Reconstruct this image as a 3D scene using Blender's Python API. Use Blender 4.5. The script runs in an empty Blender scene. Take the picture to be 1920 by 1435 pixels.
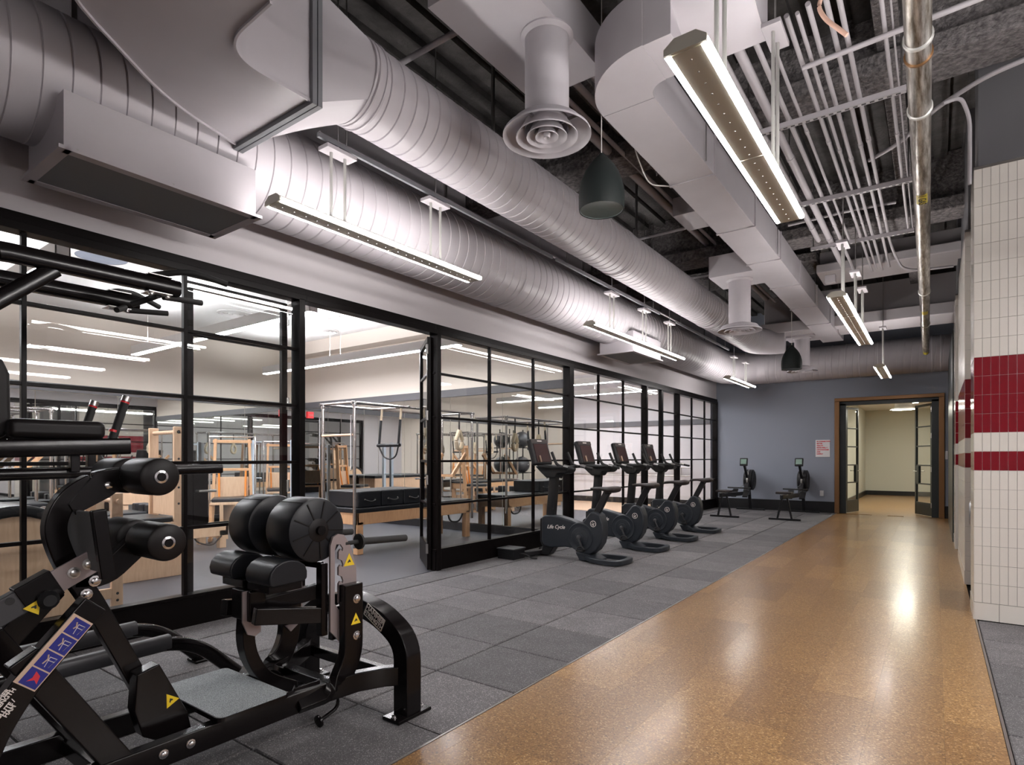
import bpy, bmesh, math, random
from mathutils import Vector, Matrix
random.seed(7)
V = Vector
PI = math.pi
SC = bpy.context.scene
COL = SC.collection

# ------------------------------------------------------------------ camera
cd = bpy.data.cameras.new('camera')
cam = bpy.data.objects.new('camera', cd)
COL.objects.link(cam)
cam.location = (0, 0, 1.31)
cam.rotation_euler = (PI/2, 0, math.radians(35.912))
cd.sensor_width = 36
cd.lens = 36*1095/1920
cd.shift_y = 141.5/1920
cd.clip_start = 0.05
SC.camera = cam

# ------------------------------------------------------------------ world, exposure
w = bpy.data.worlds.new('world'); SC.world = w
w.use_nodes = True
w.node_tree.nodes['Background'].inputs[0].default_value = (0.05, 0.05, 0.055, 1)
w.node_tree.nodes['Background'].inputs[1].default_value = 0.3
SC.view_settings.view_transform = 'Standard'
SC.view_settings.look = 'None'
SC.view_settings.gamma = 1
SC.view_settings.use_curve_mapping = False
SC.view_settings.exposure = 0.14
TUBE_POWER = 58.0        # corridor light tubes
GYM_POWER = 150.0        # tubes over the gym side, out of view to the right
STUDIO_POWER = 85.0      # studio pendant strips
HALL_POWER = 85.0
cy = SC.cycles
cy.use_denoising = True
cy.max_bounces = 10
cy.diffuse_bounces = 5
cy.glossy_bounces = 5
cy.transmission_bounces = 6
cy.transparent_max_bounces = 40
cy.caustics_reflective = False
cy.caustics_refractive = False
cy.sample_clamp_indirect = 4.0

# ------------------------------------------------------------------ materials
M = {}
def nd(nt, t, **kw):
    n = nt.nodes.new(t)
    for k, v in kw.items(): setattr(n, k, v)
    return n
def mat(name, col, rough=.5, metal=0, coat=0, coat_rough=.1, spec=.5, emit=None, power=0):
    m = bpy.data.materials.new(name); m.use_nodes = True
    b = m.node_tree.nodes['Principled BSDF']
    b.inputs['Base Color'].default_value = (*col, 1)
    b.inputs['Roughness'].default_value = rough
    b.inputs['Metallic'].default_value = metal
    b.inputs['Specular IOR Level'].default_value = spec
    b.inputs['Coat Weight'].default_value = coat
    b.inputs['Coat Roughness'].default_value = coat_rough
    if emit:
        b.inputs['Emission Color'].default_value = (*emit, 1)
        b.inputs['Emission Strength'].default_value = power
    M[name] = m
    return m
def bsdf(m): return m.node_tree.nodes['Principled BSDF']
def ramp(nt, stops):
    r = nd(nt, 'ShaderNodeValToRGB')
    e = r.color_ramp.elements
    while len(e) < len(stops): e.new(.5)
    for el, (p, c) in zip(e, stops):
        el.position = p; el.color = (*c, 1)
    return r
def noise(nt, scale, detail=4, vec=None, rough=.5):
    n = nd(nt, 'ShaderNodeTexNoise')
    n.inputs['Scale'].default_value = scale
    n.inputs['Detail'].default_value = detail
    n.inputs['Roughness'].default_value = rough
    if vec: nt.links.new(vec, n.inputs['Vector'])
    return n
def pos(nt): return nd(nt, 'ShaderNodeNewGeometry').outputs['Position']
def mixc(nt, fac, a, b, mode='MIX'):
    n = nd(nt, 'ShaderNodeMix', data_type='RGBA', blend_type=mode)
    for s, v in ((n.inputs[0], fac), (n.inputs[6], a), (n.inputs[7], b)):
        if hasattr(v, 'is_linked'): nt.links.new(v, s)
        elif isinstance(v, tuple): s.default_value = (*v, 1)
        else: s.default_value = v
    return n.outputs[2]
def setcol(m, out): m.node_tree.links.new(out, bsdf(m).inputs['Base Color'])
def bump(m, h, strength=.3, dist=.01):
    nt = m.node_tree
    b = nd(nt, 'ShaderNodeBump')
    b.inputs['Strength'].default_value = strength
    b.inputs['Distance'].default_value = dist
    nt.links.new(h, b.inputs['Height'])
    nt.links.new(b.outputs[0], bsdf(m).inputs['Normal'])
def mottle(m, c1, c2, scale, lo=.35, hi=.65, detail=4):
    nt = m.node_tree
    r = ramp(nt, [(lo, c1), (hi, c2)])
    nt.links.new(noise(nt, scale, detail, pos(nt)).outputs[0], r.inputs[0])
    setcol(m, r.outputs[0])
    return r.outputs[0]

mat('duct_paint', (.46, .435, .46), .42)
mottle(M['duct_paint'], (.44, .417, .44), (.48, .456, .48), 2.2)
mat('duct_seam', (.16, .15, .16), .6)
mat('grey_paint', (.37, .35, .365), .5)
mat('dark_grille', (.15, .155, .165), .6)
mat('wall_paint', (.50, .475, .49), .7)
mat('wall_blue_grey', (.255, .280, .335), .7)
mat('wall_dark_grey', (.10, .098, .105), .7)
mat('studio_wall', (.80, .72, .635), .75)
mat('studio_white', (.80, .78, .76), .75)
mat('second_studio_wall', (.60, .58, .60), .75)
mat('hall_wall', (.62, .62, .55), .7)
mat('black_frame', (.005, .004, .004), .3, spec=.06)
mat('black_base', (.006, .006, .007), .35)
mat('door_green_black', (.012, .018, .019), .35)
mat('bronze', (.22, .115, .05), .35, metal=.6)
mat('powder_black', (.0045, .0035, .0037), .2, spec=.22, coat=.06, coat_rough=.08)
mat('vinyl_black', (.010, .011, .0135), .36, spec=.28)
mat('vinyl_dark', (.007, .0055, .0055), .42, spec=.2)
mat('plastic_graphite', (.019, .023, .029), .42, spec=.35)
mat('plastic_black', (.008, .008, .009), .4, spec=.35)
mat('seat_brown_black', (.022, .014, .013), .45)
mat('screen_dark', (.045, .022, .021), .18)
mat('plate_grey', (.30, .25, .25), .38, metal=.35)
mat('plate_dark', (.05, .05, .054), .4, metal=.3)
mat('foot_plate_grey', (.15, .155, .16), .55)
mat('chrome', (.62, .60, .60), .16, metal=1)
mat('steel', (.45, .44, .43), .3, metal=1)
mat('white_plastic', (.75, .75, .76), .4)
mat('white_print', (.72, .66, .62), .6)
mat('yellow', (.78, .55, .02), .5)
mat('yellow_tag', (.66, .56, .05), .5)
mat('black_print', (.01, .01, .01), .6)
mat('blue_print', (.015, .02, .20), .4)
mat('tan_print', (.55, .40, .30), .6)
mat('red_print', (.62, .03, .05), .5)
mat('red_ring', (.65, .01, .02), .35)
mat('orange_strap', (.70, .22, .02), .7)
mat('fleece', (.74, .62, .45), .95)
mat('light_blue_metal', (.60, .68, .76), .35)
mat('tin', (.56, .56, .53), .35, metal=.5)
mat('mirror', (.93, .95, .93), .015, metal=1)
mat('grout_white', (.80, .77, .74), .8)
mat('grout_grey', (.36, .34, .34), .85)
mat('tile_white', (.66, .625, .575), .2, coat=.3)
mat('tile_red', (.175, .002, .009), .16, coat=.3)
mat('speaker_green', (.011, .016, .0155), .6, spec=.3)
mat('speaker_lens', (.10, .13, .125), .4)
mat('copper_rope', (.62, .40, .31), .7)
mat('cable_white', (.65, .63, .60), .6)
mat('fixture_body', (.60, .58, .50), .5)
mat('studio_floor', (.046, .047, .057), .42)
mat('gym_subfloor', (.05, .05, .052), .9)
mat('rubber_joint', (.004, .004, .004), .95, spec=.1)
mat('metal_trim', (.35, .33, .31), .35, metal=1)
mat('tube_light', (1, 1, 1), .5, emit=(1, .945, .93), power=TUBE_POWER)
mat('tube_light_gym', (1, 1, 1), .5, emit=(1, .955, .945), power=GYM_POWER)
mat('studio_light', (1, 1, 1), .5, emit=(.97, .955, 1), power=STUDIO_POWER)
mat('hall_light', (1, 1, 1), .5, emit=(1, .97, .84), power=HALL_POWER)
mat('exit_sign', (.6, .02, .03), .5, emit=(1, .05, .06), power=.5)
mat('monitor_lcd', (.20, .30, .25), .25)
mat('rubber_black', (.010, .010, .010), .7)
mat('oiled_pipe', (.33, .31, .28), .34, metal=.9)
nt = M['oiled_pipe'].node_tree
mp = nd(nt, 'ShaderNodeMapping'); mp.inputs['Scale'].default_value = (1, .10, 1)
nt.links.new(pos(nt), mp.inputs[0])
rr = ramp(nt, [(.36, (.12, .095, .065)), (.48, (.30, .275, .24)), (.62, (.56, .54, .50))])
nt.links.new(noise(nt, 34, 6, mp.outputs[0], .65).outputs[0], rr.inputs[0]); setcol(M['oiled_pipe'], rr.outputs[0])
mat('fireproofing', (.12, .11, .112), .95)
nt = M['fireproofing'].node_tree
mottle(M['fireproofing'], (.085, .08, .08), (.24, .22, .22), 26, .35, .72, 6)
bump(M['fireproofing'], noise(nt, 34, 5, pos(nt)).outputs[0], 1.0, .03)
mat('deck', (.05, .047, .046), .8)
nt = M['deck'].node_tree
mottle(M['deck'], (.030, .028, .027), (.075, .07, .068), 7, .3, .7, 5)
bump(M['deck'], noise(nt, 30, 5, pos(nt)).outputs[0], .5, .02)

# rubber floor tiles: black crumb with pale flecks, each tile a touch different
m = mat('rubber', (.07, .07, .07), .8); nt = m.node_tree
p = pos(nt)
f = noise(nt, 290, 2, p, .6); g = noise(nt, 5, 3, p)
vo = nd(nt, 'ShaderNodeTexVoronoi'); vo.inputs['Scale'].default_value = 300; nt.links.new(p, vo.inputs['Vector'])
r1 = ramp(nt, [(0, (.078, .075, .077)), (.55, (.118, .114, .116)), (.88, (.135, .131, .132)), (.94, (.33, .315, .318))])
r1.color_ramp.interpolation = 'LINEAR'
sp = nd(nt, 'ShaderNodeSeparateColor'); nt.links.new(vo.outputs['Color'], sp.inputs[0])
nt.links.new(sp.outputs[0], r1.inputs[0])
oi = nd(nt, 'ShaderNodeObjectInfo')
r2 = ramp(nt, [(0, (.70, .70, .71)), (1, (1.18, 1.16, 1.16))])
nt.links.new(oi.outputs['Random'], r2.inputs[0])
r3 = ramp(nt, [(.3, (.86, .86, .86)), (.7, (1.1, 1.1, 1.1))])
nt.links.new(g.outputs[0], r3.inputs[0])
setcol(m, mixc(nt, 1.0, mixc(nt, 1.0, r1.outputs[0], r2.outputs[0], 'MULTIPLY'), r3.outputs[0], 'MULTIPLY'))
bump(m, f.outputs[0], .2, .002)

# cork planks under a glossy varnish
m = mat('cork', (.4, .22, .1), .31, coat=.22, coat_rough=.15); nt = m.node_tree
p = pos(nt)
f = noise(nt, 16, 4, p, .6); g = noise(nt, 130, 2, p)
vo = nd(nt, 'ShaderNodeTexVoronoi'); vo.inputs['Scale'].default_value = 145; nt.links.new(p, vo.inputs['Vector'])
sp = nd(nt, 'ShaderNodeSeparateColor'); nt.links.new(vo.outputs['Color'], sp.inputs[0])
r1 = ramp(nt, [(0, (.095, .043, .012)), (.05, (.175, .083, .023)), (.5, (.265, .140, .044)), (.88, (.325, .183, .064)), (.97, (.48, .31, .14))])
nt.links.new(sp.outputs[0], r1.inputs[0])
r2 = ramp(nt, [(.24, (.25, .20, .15)), (.30, (1, 1, 1))])
nt.links.new(g.outputs[0], r2.inputs[0])
oi = nd(nt, 'ShaderNodeObjectInfo')
r3 = ramp(nt, [(0, (.80, .77, .74)), (1, (1.12, 1.14, 1.15))])
nt.links.new(oi.outputs['Random'], r3.inputs[0])
setcol(m, mixc(nt, 1.0, mixc(nt, 1.0, r1.outputs[0], r2.outputs[0], 'MULTIPLY'), r3.outputs[0], 'MULTIPLY'))

def wood(name, a, b):
    m = mat(name, a, .4, coat=.15); nt = m.node_tree
    tc = nd(nt, 'ShaderNodeTexCoord'); mp = nd(nt, 'ShaderNodeMapping')
    mp.inputs['Scale'].default_value = (9, 9, 1.3)
    nt.links.new(tc.outputs['Object'], mp.inputs[0])
    r = ramp(nt, [(.3, a), (.7, b)])
    nt.links.new(noise(nt, 5, 5, mp.outputs[0]).outputs[0], r.inputs[0])
    setcol(m, r.outputs[0])
wood('maple', (.60, .40, .26), (.70, .49, .33))
wood('oak', (.52, .29, .15), (.62, .37, .20))

# thin glass: clear sheet with a mirror-like reflection on its front side
m = bpy.data.materials.new('glass'); m.use_nodes = True; nt = m.node_tree; nt.nodes.clear()
out = nd(nt, 'ShaderNodeOutputMaterial'); mx = nd(nt, 'ShaderNodeMixShader')
tr = nd(nt, 'ShaderNodeBsdfTransparent'); gl = nd(nt, 'ShaderNodeBsdfGlossy')
tr.inputs[0].default_value = (.97, .98, .975, 1); gl.inputs['Roughness'].default_value = .01
fr = nd(nt, 'ShaderNodeFresnel'); fr.inputs[0].default_value = 1.62
ge = nd(nt, 'ShaderNodeNewGeometry'); mm = nd(nt, 'ShaderNodeMath', operation='SUBTRACT', use_clamp=True)
nt.links.new(fr.outputs[0], mm.inputs[0]); nt.links.new(ge.outputs['Backfacing'], mm.inputs[1])
nt.links.new(mm.outputs[0], mx.inputs[0]); nt.links.new(tr.outputs[0], mx.inputs[1])
nt.links.new(gl.outputs[0], mx.inputs[2]); nt.links.new(mx.outputs[0], out.inputs[0])
M['glass'] = m

# ------------------------------------------------------------------ mesh helpers
def frame_of(d, up=V((0, 0, 1))):
    d = d.normalized()
    s = d.cross(up)
    if s.length < 1e-4: s = d.cross(V((0, 1, 0)))
    s.normalize()
    return d, s, s.cross(d).normalized()
class B:
    """collects shapes and links them as one mesh object"""
    def __init__(self): self.v = []; self.f = []
    def add(self, vs, fs):
        k = len(self.v)
        self.v += [V(p) for p in vs]
        self.f += [[i+k for i in f] for f in fs]
        return self
    def box(self, c, s, R=None):
        c = V(c); h = V(s)/2
        vs = [V((x*h.x, y*h.y, z*h.z)) for x in (-1, 1) for y in (-1, 1) for z in (-1, 1)]
        if R is not None: vs = [R @ q for q in vs]
        return self.add([q+c for q in vs], [(0, 1, 3, 2), (4, 6, 7, 5), (0, 4, 5, 1), (2, 3, 7, 6), (0, 2, 6, 4), (1, 5, 7, 3)])
    def b2(self, a, b):
        a = V(a); b = V(b)
        return self.box((a+b)/2, (abs(b.x-a.x), abs(b.y-a.y), abs(b.z-a.z)))
    def bar(self, p0, p1, w, h, up=V((0, 0, 1))): return self.sweep([p0, p1], w, h, up)
    def sweep(self, pts, w, h, up=V((0, 0, 1))):
        """rectangular bar along a path; w sideways, h along 'up'"""
        prof = [(-w/2, -h/2), (w/2, -h/2), (w/2, h/2), (-w/2, h/2)]
        return self.sweepp(pts, prof, V(up))
    def sweepp(self, pts, prof, up, cap=True):
        pts = [V(p) for p in pts]; n = len(prof); vs = []
        for i, p in enumerate(pts):
            a = pts[i]-pts[i-1] if i else pts[1]-pts[0]
            b = pts[i+1]-pts[i] if i < len(pts)-1 else pts[-1]-pts[-2]
            t = (a.normalized()+b.normalized())
            d, s, u = frame_of(t, up)
            c = max(.35, t.length/2)
            nrm = (b.normalized()-a.normalized())
            ks = ku = 1/c
            if nrm.length > 1e-5:
                nrm.normalize()
                ks = 1+(1/c-1)*abs(nrm.dot(s)); ku = 1+(1/c-1)*abs(nrm.dot(u))
            else: ks = ku = 1
            vs += [p+s*x*ks+u*y*ku for x, y in prof]
        fs = []
        for i in range(len(pts)-1):
            for j in range(n):
                k = (j+1) % n
                fs.append((i*n+j, i*n+k, (i+1)*n+k, (i+1)*n+j))
        if cap: fs += [tuple(range(n))[::-1], tuple(range((len(pts)-1)*n, len(pts)*n))]
        return self.add(vs, fs)
    def tube(self, pts, r, n=10, cap=True):
        return self.sweepp(pts, [(r*math.cos(2*PI*i/n), r*math.sin(2*PI*i/n)) for i in range(n)], V((.013, .021, 1)), cap)
    def oval(self, pts, w, h, up=V((0, 0, 1)), n=14, e=.55):
        pr = []
        for i in range(n):
            a = 2*PI*i/n; c, s = math.cos(a), math.sin(a)
            pr.append((w/2*math.copysign(abs(c)**e, c), h/2*math.copysign(abs(s)**e, s)))
        return self.sweepp(pts, pr, V(up))
    def lathe(self, c, axis, prof, n=24, cap=True):
        """prof: (radius, distance along axis)"""
        c = V(c); d, s, u = frame_of(V(axis)); m = len(prof)
        vs = [c+d*h+(s*math.cos(2*PI*i/n)+u*math.sin(2*PI*i/n))*max(r, 1e-4) for r, h in prof for i in range(n)]
        fs = [(j*n+i, j*n+(i+1) % n, (j+1)*n+(i+1) % n, (j+1)*n+i) for j in range(m-1) for i in range(n)]
        if cap: fs += [tuple(range(n))[::-1], tuple(range((m-1)*n, m*n))]
        return self.add(vs, fs)
    def cyl(self, p0, p1, r, r1=None, n=16):
        p0 = V(p0); p1 = V(p1); L = (p1-p0).length
        return self.lathe(p0, p1-p0, [(r, 0), (r if r1 is None else r1, L)], n)
    def prism(self, poly, ext):
        """poly: 3-D points of a flat outline, ext: extrusion vector (list of both caps)"""
        ext = V(ext); n = len(poly); vs = [V(p) for p in poly]
        return self.add(vs+[p+ext for p in vs], [tuple(range(n)), tuple(range(2*n-1, n-1, -1))]+[(i, i+n, (i+1) % n+n, (i+1) % n) for i in range(n)])
    def pyz(self, poly, x0, x1): return self.prism([(x0, a, b) for a, b in poly], (x1-x0, 0, 0))
    def pxz(self, poly, y0, y1): return self.prism([(a, y0, b) for a, b in poly], (0, y1-y0, 0))
    def pxy(self, poly, z0, z1): return self.prism([(a, b, z0) for a, b in poly], (0, 0, z1-z0))
    def ball(self, c, r, n=16, sc=(1, 1, 1)):
        c = V(c); m = n//2
        k = len(self.v)
        self.lathe((0, 0, 0), (0, 0, 1), [(r*math.sin(PI*j/m), -r*math.cos(PI*j/m)) for j in range(m+1)], n)
        for i in range(k, len(self.v)):
            q = self.v[i]; self.v[i] = V((q.x*sc[0], q.y*sc[1], q.z*sc[2]))+c
        return self
    def mesh(self, name, mt, off=V((0, 0, 0)), sharp=38):
        me = bpy.data.meshes.new(name)
        me.from_pydata([tuple(p-off) for p in self.v], [], self.f)
        bm = bmesh.new(); bm.from_mesh(me)
        bmesh.ops.recalc_face_normals(bm, faces=bm.faces)
        bm.to_mesh(me); bm.free()
        me.materials.append(M[mt])
        me.shade_smooth()
        me.set_sharp_from_angle(angle=math.radians(sharp))
        return me
    def build(self, name, mt, parent=None, bev=0, seg=2, sharp=38):
        off = V((0, 0, 0)); q = parent
        while q is not None: off += q.location; q = q.parent
        o = bpy.data.objects.new(name, self.mesh(name, mt, off, sharp))
        COL.objects.link(o)
        if parent is not None: o.parent = parent
        if bev:
            md = o.modifiers.new('bevel', 'BEVEL'); md.width = bev; md.segments = seg
            md.limit_method = 'ANGLE'; md.angle_limit = math.radians(35)
            md.harden_normals = True
        return o
def thing(name, loc, label, cat, group=None):
    o = bpy.data.objects.new(name, None); COL.objects.link(o)
    o.location = loc; o.empty_display_size = .1
    o['label'] = label; o['category'] = cat
    if group: o['group'] = group
    return o
def tag(o, label, cat, group=None):
    o['label'] = label; o['category'] = cat
    if group: o['group'] = group
    return o
def struct(name, loc=(0, 0, 0)):
    o = bpy.data.objects.new(name, None); COL.objects.link(o); o.location = loc; o['kind'] = 'structure'; o.empty_display_size = .1
    return o
def st(o): o['kind'] = 'structure'; return o
def inst(name, me, parent, loc, rot=None):
    o = bpy.data.objects.new(name, me); COL.objects.link(o); o.parent = parent; o.location = loc
    if rot: o.rotation_euler = rot
    return o
def copy_tree(o, parent=None):
    c = o.copy(); COL.objects.link(c)
    if parent is not None: c.parent = parent
    for ch in list(o.children): copy_tree(ch, c)
    return c
def arc(c, r, a0, a1, n, plane='xy', k=0):
    """points on an arc, degrees; k = the third coordinate"""
    ps = []
    for i in range(n+1):
        a = math.radians(a0+(a1-a0)*i/n); x = c[0]+r*math.cos(a); y = c[1]+r*math.sin(a)
        ps.append(V((x, y, k)) if plane == 'xy' else V((x, k, y)) if plane == 'xz' else V((k, x, y)))
    return ps
def fillet(pts, r, n=5):
    """round the corners of a path"""
    pts = [V(p) for p in pts]; res = [pts[0]]
    for i in range(1, len(pts)-1):
        a, b, c = pts[i-1], pts[i], pts[i+1]
        rr = min(r, (a-b).length*.48, (c-b).length*.48)
        p = b+(a-b).normalized()*rr; q = b+(c-b).normalized()*rr
        for j in range(n+1):
            t = j/n
            res.append(p*(1-t)**2+b*2*t*(1-t)+q*t*t)
    res.append(pts[-1])
    return res
def lettering(name, s, size, at, xd, yd, mt, parent, shear=0, align='CENTER', ext=.0008, bold=0):
    cu = bpy.data.curves.new(name, 'FONT'); cu.body = s; cu.size = size; cu.shear = shear
    cu.align_x = align; cu.align_y = 'CENTER'; cu.extrude = ext; cu.offset = bold
    cu.resolution_u = 3
    cu.materials.append(M[mt])
    o = bpy.data.objects.new(name, cu); COL.objects.link(o)
    xd = V(xd).normalized(); yd = V(yd); yd = (yd-xd*yd.dot(xd)).normalized(); zd = xd.cross(yd)
    mx = Matrix((xd, yd, zd)).transposed().to_4x4()
    off = V((0, 0, 0)); q = parent
    while q is not None: off += q.location; q = q.parent
    mx.translation = V(at)-off
    SC.view_layers[0].update()
    me = bpy.data.meshes.new_from_object(o.evaluated_get(bpy.context.evaluated_depsgraph_get()))
    me.name = name
    bpy.data.objects.remove(o); o = bpy.data.objects.new(name, me); COL.objects.link(o)
    if parent is not None: o.parent = parent
    o.matrix_local = mx
    return o

# ================================================================== FLOORS
floor = st(B().b2((-4.72, -5, -.12), (6.2, 15.78, -.021)).build('floor', 'rubber_joint'))
XB = -1.885
rub = B().b2((-.2945, -.2945, -.021), (.2945, .2945, 0)).mesh('rubber_tile', 'rubber')
bm = bmesh.new(); bm.from_mesh(rub)
bmesh.ops.bevel(bm, geom=[e for e in bm.edges if all(abs(v.co.z) < 1e-5 for v in e.verts)], offset=.005, segments=1, affect='EDGES')
bm.to_mesh(rub); bm.free()
cut = B().b2((-.188, -.2965, -.021), (.188, .2965, 0)).mesh('rubber_tile', 'rubber')
for j in range(27):
    y = 2.645-.6*5+.6*j+.3
    for k in range(4): inst('rubber_tile', rub, floor, (XB-.004-.3-.605*k, y, 0))
    inst('rubber_tile', cut, floor, (-4.507, y, 0))
for j in range(11):
    for k in range(3): inst('rubber_tile', rub, floor, (.577+.605*k, 5.72-.6*j, 0))
st(B().b2((2.088, -5, -.021), (6.2, 6.05, -.001)).build('floor', 'rubber'))
xs = [-1.878, -1.775, -1.473, -1.171, -.869, -.567, -.265, .037, .262]
stag = [.0, .0, .03, .48, .02, .68, .45, .62]
for a, b, s0 in zip(xs[:-1], xs[1:], stag):
    wd = b-a
    me = B().b2((-wd/2+.0003, -.4497, -.02), (wd/2-.0003, .4497, 0)).mesh('cork_plank', 'cork')
    for j in range(19):
        y = -1.05+s0+.9*j
        if y < 15.4: inst('cork_plank', me, floor, ((a+b)/2, y, 0))
        else:
            y0, y1 = y-.45, 15.75
            if y1-y0 > .05: inst('cork_plank', B().b2((-wd/2+.0008, y0+.0008, -.02), (wd/2-.0008, y1, 0)).mesh('cork_plank', 'cork'), floor, ((a+b)/2, 0, 0))
st(B().b2((-1.892, -2, -.02), (-1.879, 15.7, .002)).build('trim_1', 'metal_trim'))
st(B().b2((.264, -2, -.02), (.277, 6.04, .002)).build('trim_2', 'metal_trim'))
st(B().b2((-2.2, 15.75, -.1), (2.3, 24.6, -.001)).build('floor', 'cork'))
st(B().b2((-12.1, -2.1, -.12), (-4.72, 15.9, -.002)).build('floor', 'studio_floor'))

# ================================================================== SHELL
H0 = 5.0
ceiling = st(B().b2((-12.3, -5.2, H0), (6.4, 16, H0+.1)).build('ceiling', 'deck'))
fl = B()
for i in range(40):
    x = -4.6+i*.27
    fl.b2((x, -5, H0-.07), (x+.13, 15.7, H0))
f = fl.build('deck_flute', 'deck', ceiling); f['kind'] = 'stuff'
# wall over the glazing, with a black header belonging to the glazing below it
st(B().b2((-4.85, -5, 2.86), (-4.70, 15.9, H0)).build('wall_left', 'wall_paint'))
st(B().b2((-4.85, -5, 0), (-4.70, .1, 2.86)).build('wall_left', 'wall_paint'))
# far wall round the doorway
FW = st(B().b2((-4.70, 15.75, 0), (-1.89, 15.90, H0)).b2((-1.89, 15.75, 2.68), (.13, 15.90, H0)).b2((.13, 15.75, 0), (6.3, 15.90, H0)).build('wall_far', 'wall_blue_grey'))
st(B().b2((-4.69, 15.728, 0), (-1.90, 15.75, .265)).b2((.14, 15.728, 0), (.5, 15.75, .265)).build('baseboard_far', 'black_base', None, .004))
# gym to the right and behind the camera
st(B().b2((6.2, -5, 0), (6.3, 15.9, H0)).build('wall_right', 'wall_paint'))
st(B().b2((-4.85, -5.2, 0), (6.3, -5, H0)).build('wall_back', 'wall_paint'))
st(B().b2((1.0, 6.5, 0), (6.3, 6.6, H0)).build('wall_right', 'wall_paint'))
# studio
st(B().b2((-12.2, -2.1, 0), (-12.0, 8.2, 3.95)).build('wall_studio_back', 'studio_wall'))
st(B().b2((-12.1, -2.2, 0), (-4.72, -2.0, 3.95)).build('wall_studio_near', 'studio_wall'))
st(B().b2((-12.1, 8.05, 0), (-4.78, 8.2, 3.95)).build('wall_studio_divider', 'studio_wall'))
cs = st(B().b2((-12.2, -2.2, 3.85), (-4.75, 15.9, 3.95)).build('ceiling_studio', 'studio_white'))
st(B().b2((-12.0, 7.72, 3.58), (-4.86, 8.05, 3.85)).build('trim_3', 'studio_wall'))
st(B().b2((-12.0, 8.02, 2.43), (-4.80, 8.05, 2.565)).build('trim_4', 'wall_dark_grey'))
st(B().b2((-12.0, -2, 2.43), (-11.97, 8.02, 2.565)).build('trim_5', 'wall_dark_grey'))
st(B().b2((-12.0, 8.01, 0), (-4.80, 8.05, .14)).build('baseboard_studio', 'black_base'))
st(B().b2((-12.0, -2, 0), (-11.96, 8.01, .14)).build('baseboard_studio', 'black_base'))
md = [bpy.data.objects[n] for n in ('wall_studio_divider', 'wall_studio_back')]
me = B().b2((-.595, -.012, 0), (.595, 0, 2.27)).mesh('mirror_panel', 'mirror')
for i in range(6): inst('mirror_panel', me, md[0], (-5.42-1.2*i, 8.048, .15))
me = B().b2((0, -.595, 0), (.012, .595, 2.27)).mesh('mirror_panel', 'mirror')
for i in range(8): inst('mirror_panel', me, md[1], (-11.998, 7.38-1.2*i, .15))
# second studio beyond the divider
st(B().b2((-10.1, 8.2, 0), (-10.0, 15.9, 3.95)).build('wall_second_studio_back', 'second_studio_wall'))
st(B().b2((-10.1, 15.75, 0), (-4.86, 15.9, 3.95)).build('wall_second_studio_far', 'second_studio_wall'))
st(B().b2((-10.0, 15.70, 2.22), (-4.86, 15.75, 2.36)).build('trim_6', 'wall_dark_grey'))
st(B().b2((-10.0, 15.72, 0), (-4.86, 15.75, .16)).build('baseboard_second_studio', 'black_base'))
st(B().b2((-9.98, 12.9, -.001), (-4.90, 15.7, .004)).build('floor', 'maple'))
# hallway behind the double doors
st(B().b2((-2.15, 24.4, 0), (2.3, 24.55, 3.1)).build('wall_hallway_end', 'hall_wall'))
st(B().b2((-2.15, 15.9, 0), (-2.02, 24.4, 3.1)).build('wall_hallway_left', 'hall_wall'))
st(B().b2((2.1, 15.9, 0), (2.3, 24.4, 3.1)).build('wall_hallway_right', 'hall_wall'))
st(B().b2((-2.15, 15.9, 3.0), (2.3, 24.55, 3.1)).build('ceiling_hallway', 'studio_white'))
st(B().b2((-2.02, 24.36, 0), (2.1, 24.4, .15)).b2((-2.02, 16.0, 0), (-1.98, 24.36, .15)).build('baseboard_hallway', 'black_base'))

# ------------------------------------------------------------------ tiled piers on the right
def pier(x0, x1, y0, y1, cols, name='wall_right'):
    root = st(B().b2((x0+.011, y0+.011, 0), (x1, y1, 3.665)).build(name, 'grout_grey'))
    top = B().b2((x0+.03, y0+.03, 3.665), (x1, y1, H0)).build('upper_panel', 'wall_dark_grey', root)
    cap = B().b2((x0, y0, 3.652), (x1, y1, 3.672)).build('cap_strip', 'metal_trim', root)
    wh = B().b2((.0012, 0, .0012), (.0523, .012, .1518)).mesh('wall_tile', 'tile_white')
    rd = B().b2((.0014, 0, .0014), (.0521, .012, .1516)).mesh('wall_tile', 'tile_red')
    gr = B()
    for r in range(23):
        z = .141+.1526*r
        red = r in (7, 9, 10, 11, 12)
        for c in range(cols): inst('wall_tile', rd if red else wh, root, (x0+.0005+.0535*c, y0, z))
    gb = B()
    for z0, z1 in ((.141+.1526*7, .141+.1526*8), (.141+.1526*9, .141+.1526*13)):
        gb.b2((x0+.0005, y0+.004, z0), (x0+.0535*cols, y0+.0112, z1))
    gb.build('grout', 'grout_white', root)
    # return face along the corridor: too narrow in view to pick its tiles apart
    sw, sr = B(), B()
    n = int((y1-y0)/.0535)
    for r in range(23):
        z = .141+.1526*r
        t = sr if r in (7, 9, 10, 11, 12) else sw
        for c in range(n): t.b2((x0, y0+.012+.0535*c, z+.0012), (x0+.012, y0+.0625+.0535*c, z+.1514))
    a = sw.build('side_tiles', 'tile_white', root); a['kind'] = 'stuff'
    b = sr.build('side_tiles', 'tile_red', root); b['kind'] = 'stuff'
    me = B().b2((.001, -.004, 0), (.158, .011, .139)).mesh('cove_tile', 'tile_white')
    for c in range(max(1, int(cols*.0535/.16))): inst('cove_tile', me, root, (x0+.16*c, y0, 0))
    B().b2((x0-.004, y0, 0), (x0+.011, y1, .139)).build('cove_base', 'tile_white', root)
    return root
P1 = pier(.256, 1.0, 6.05, 6.55, 12)
P2 = pier(.250, 1.0, 7.66, 9.70, 3)
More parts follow.
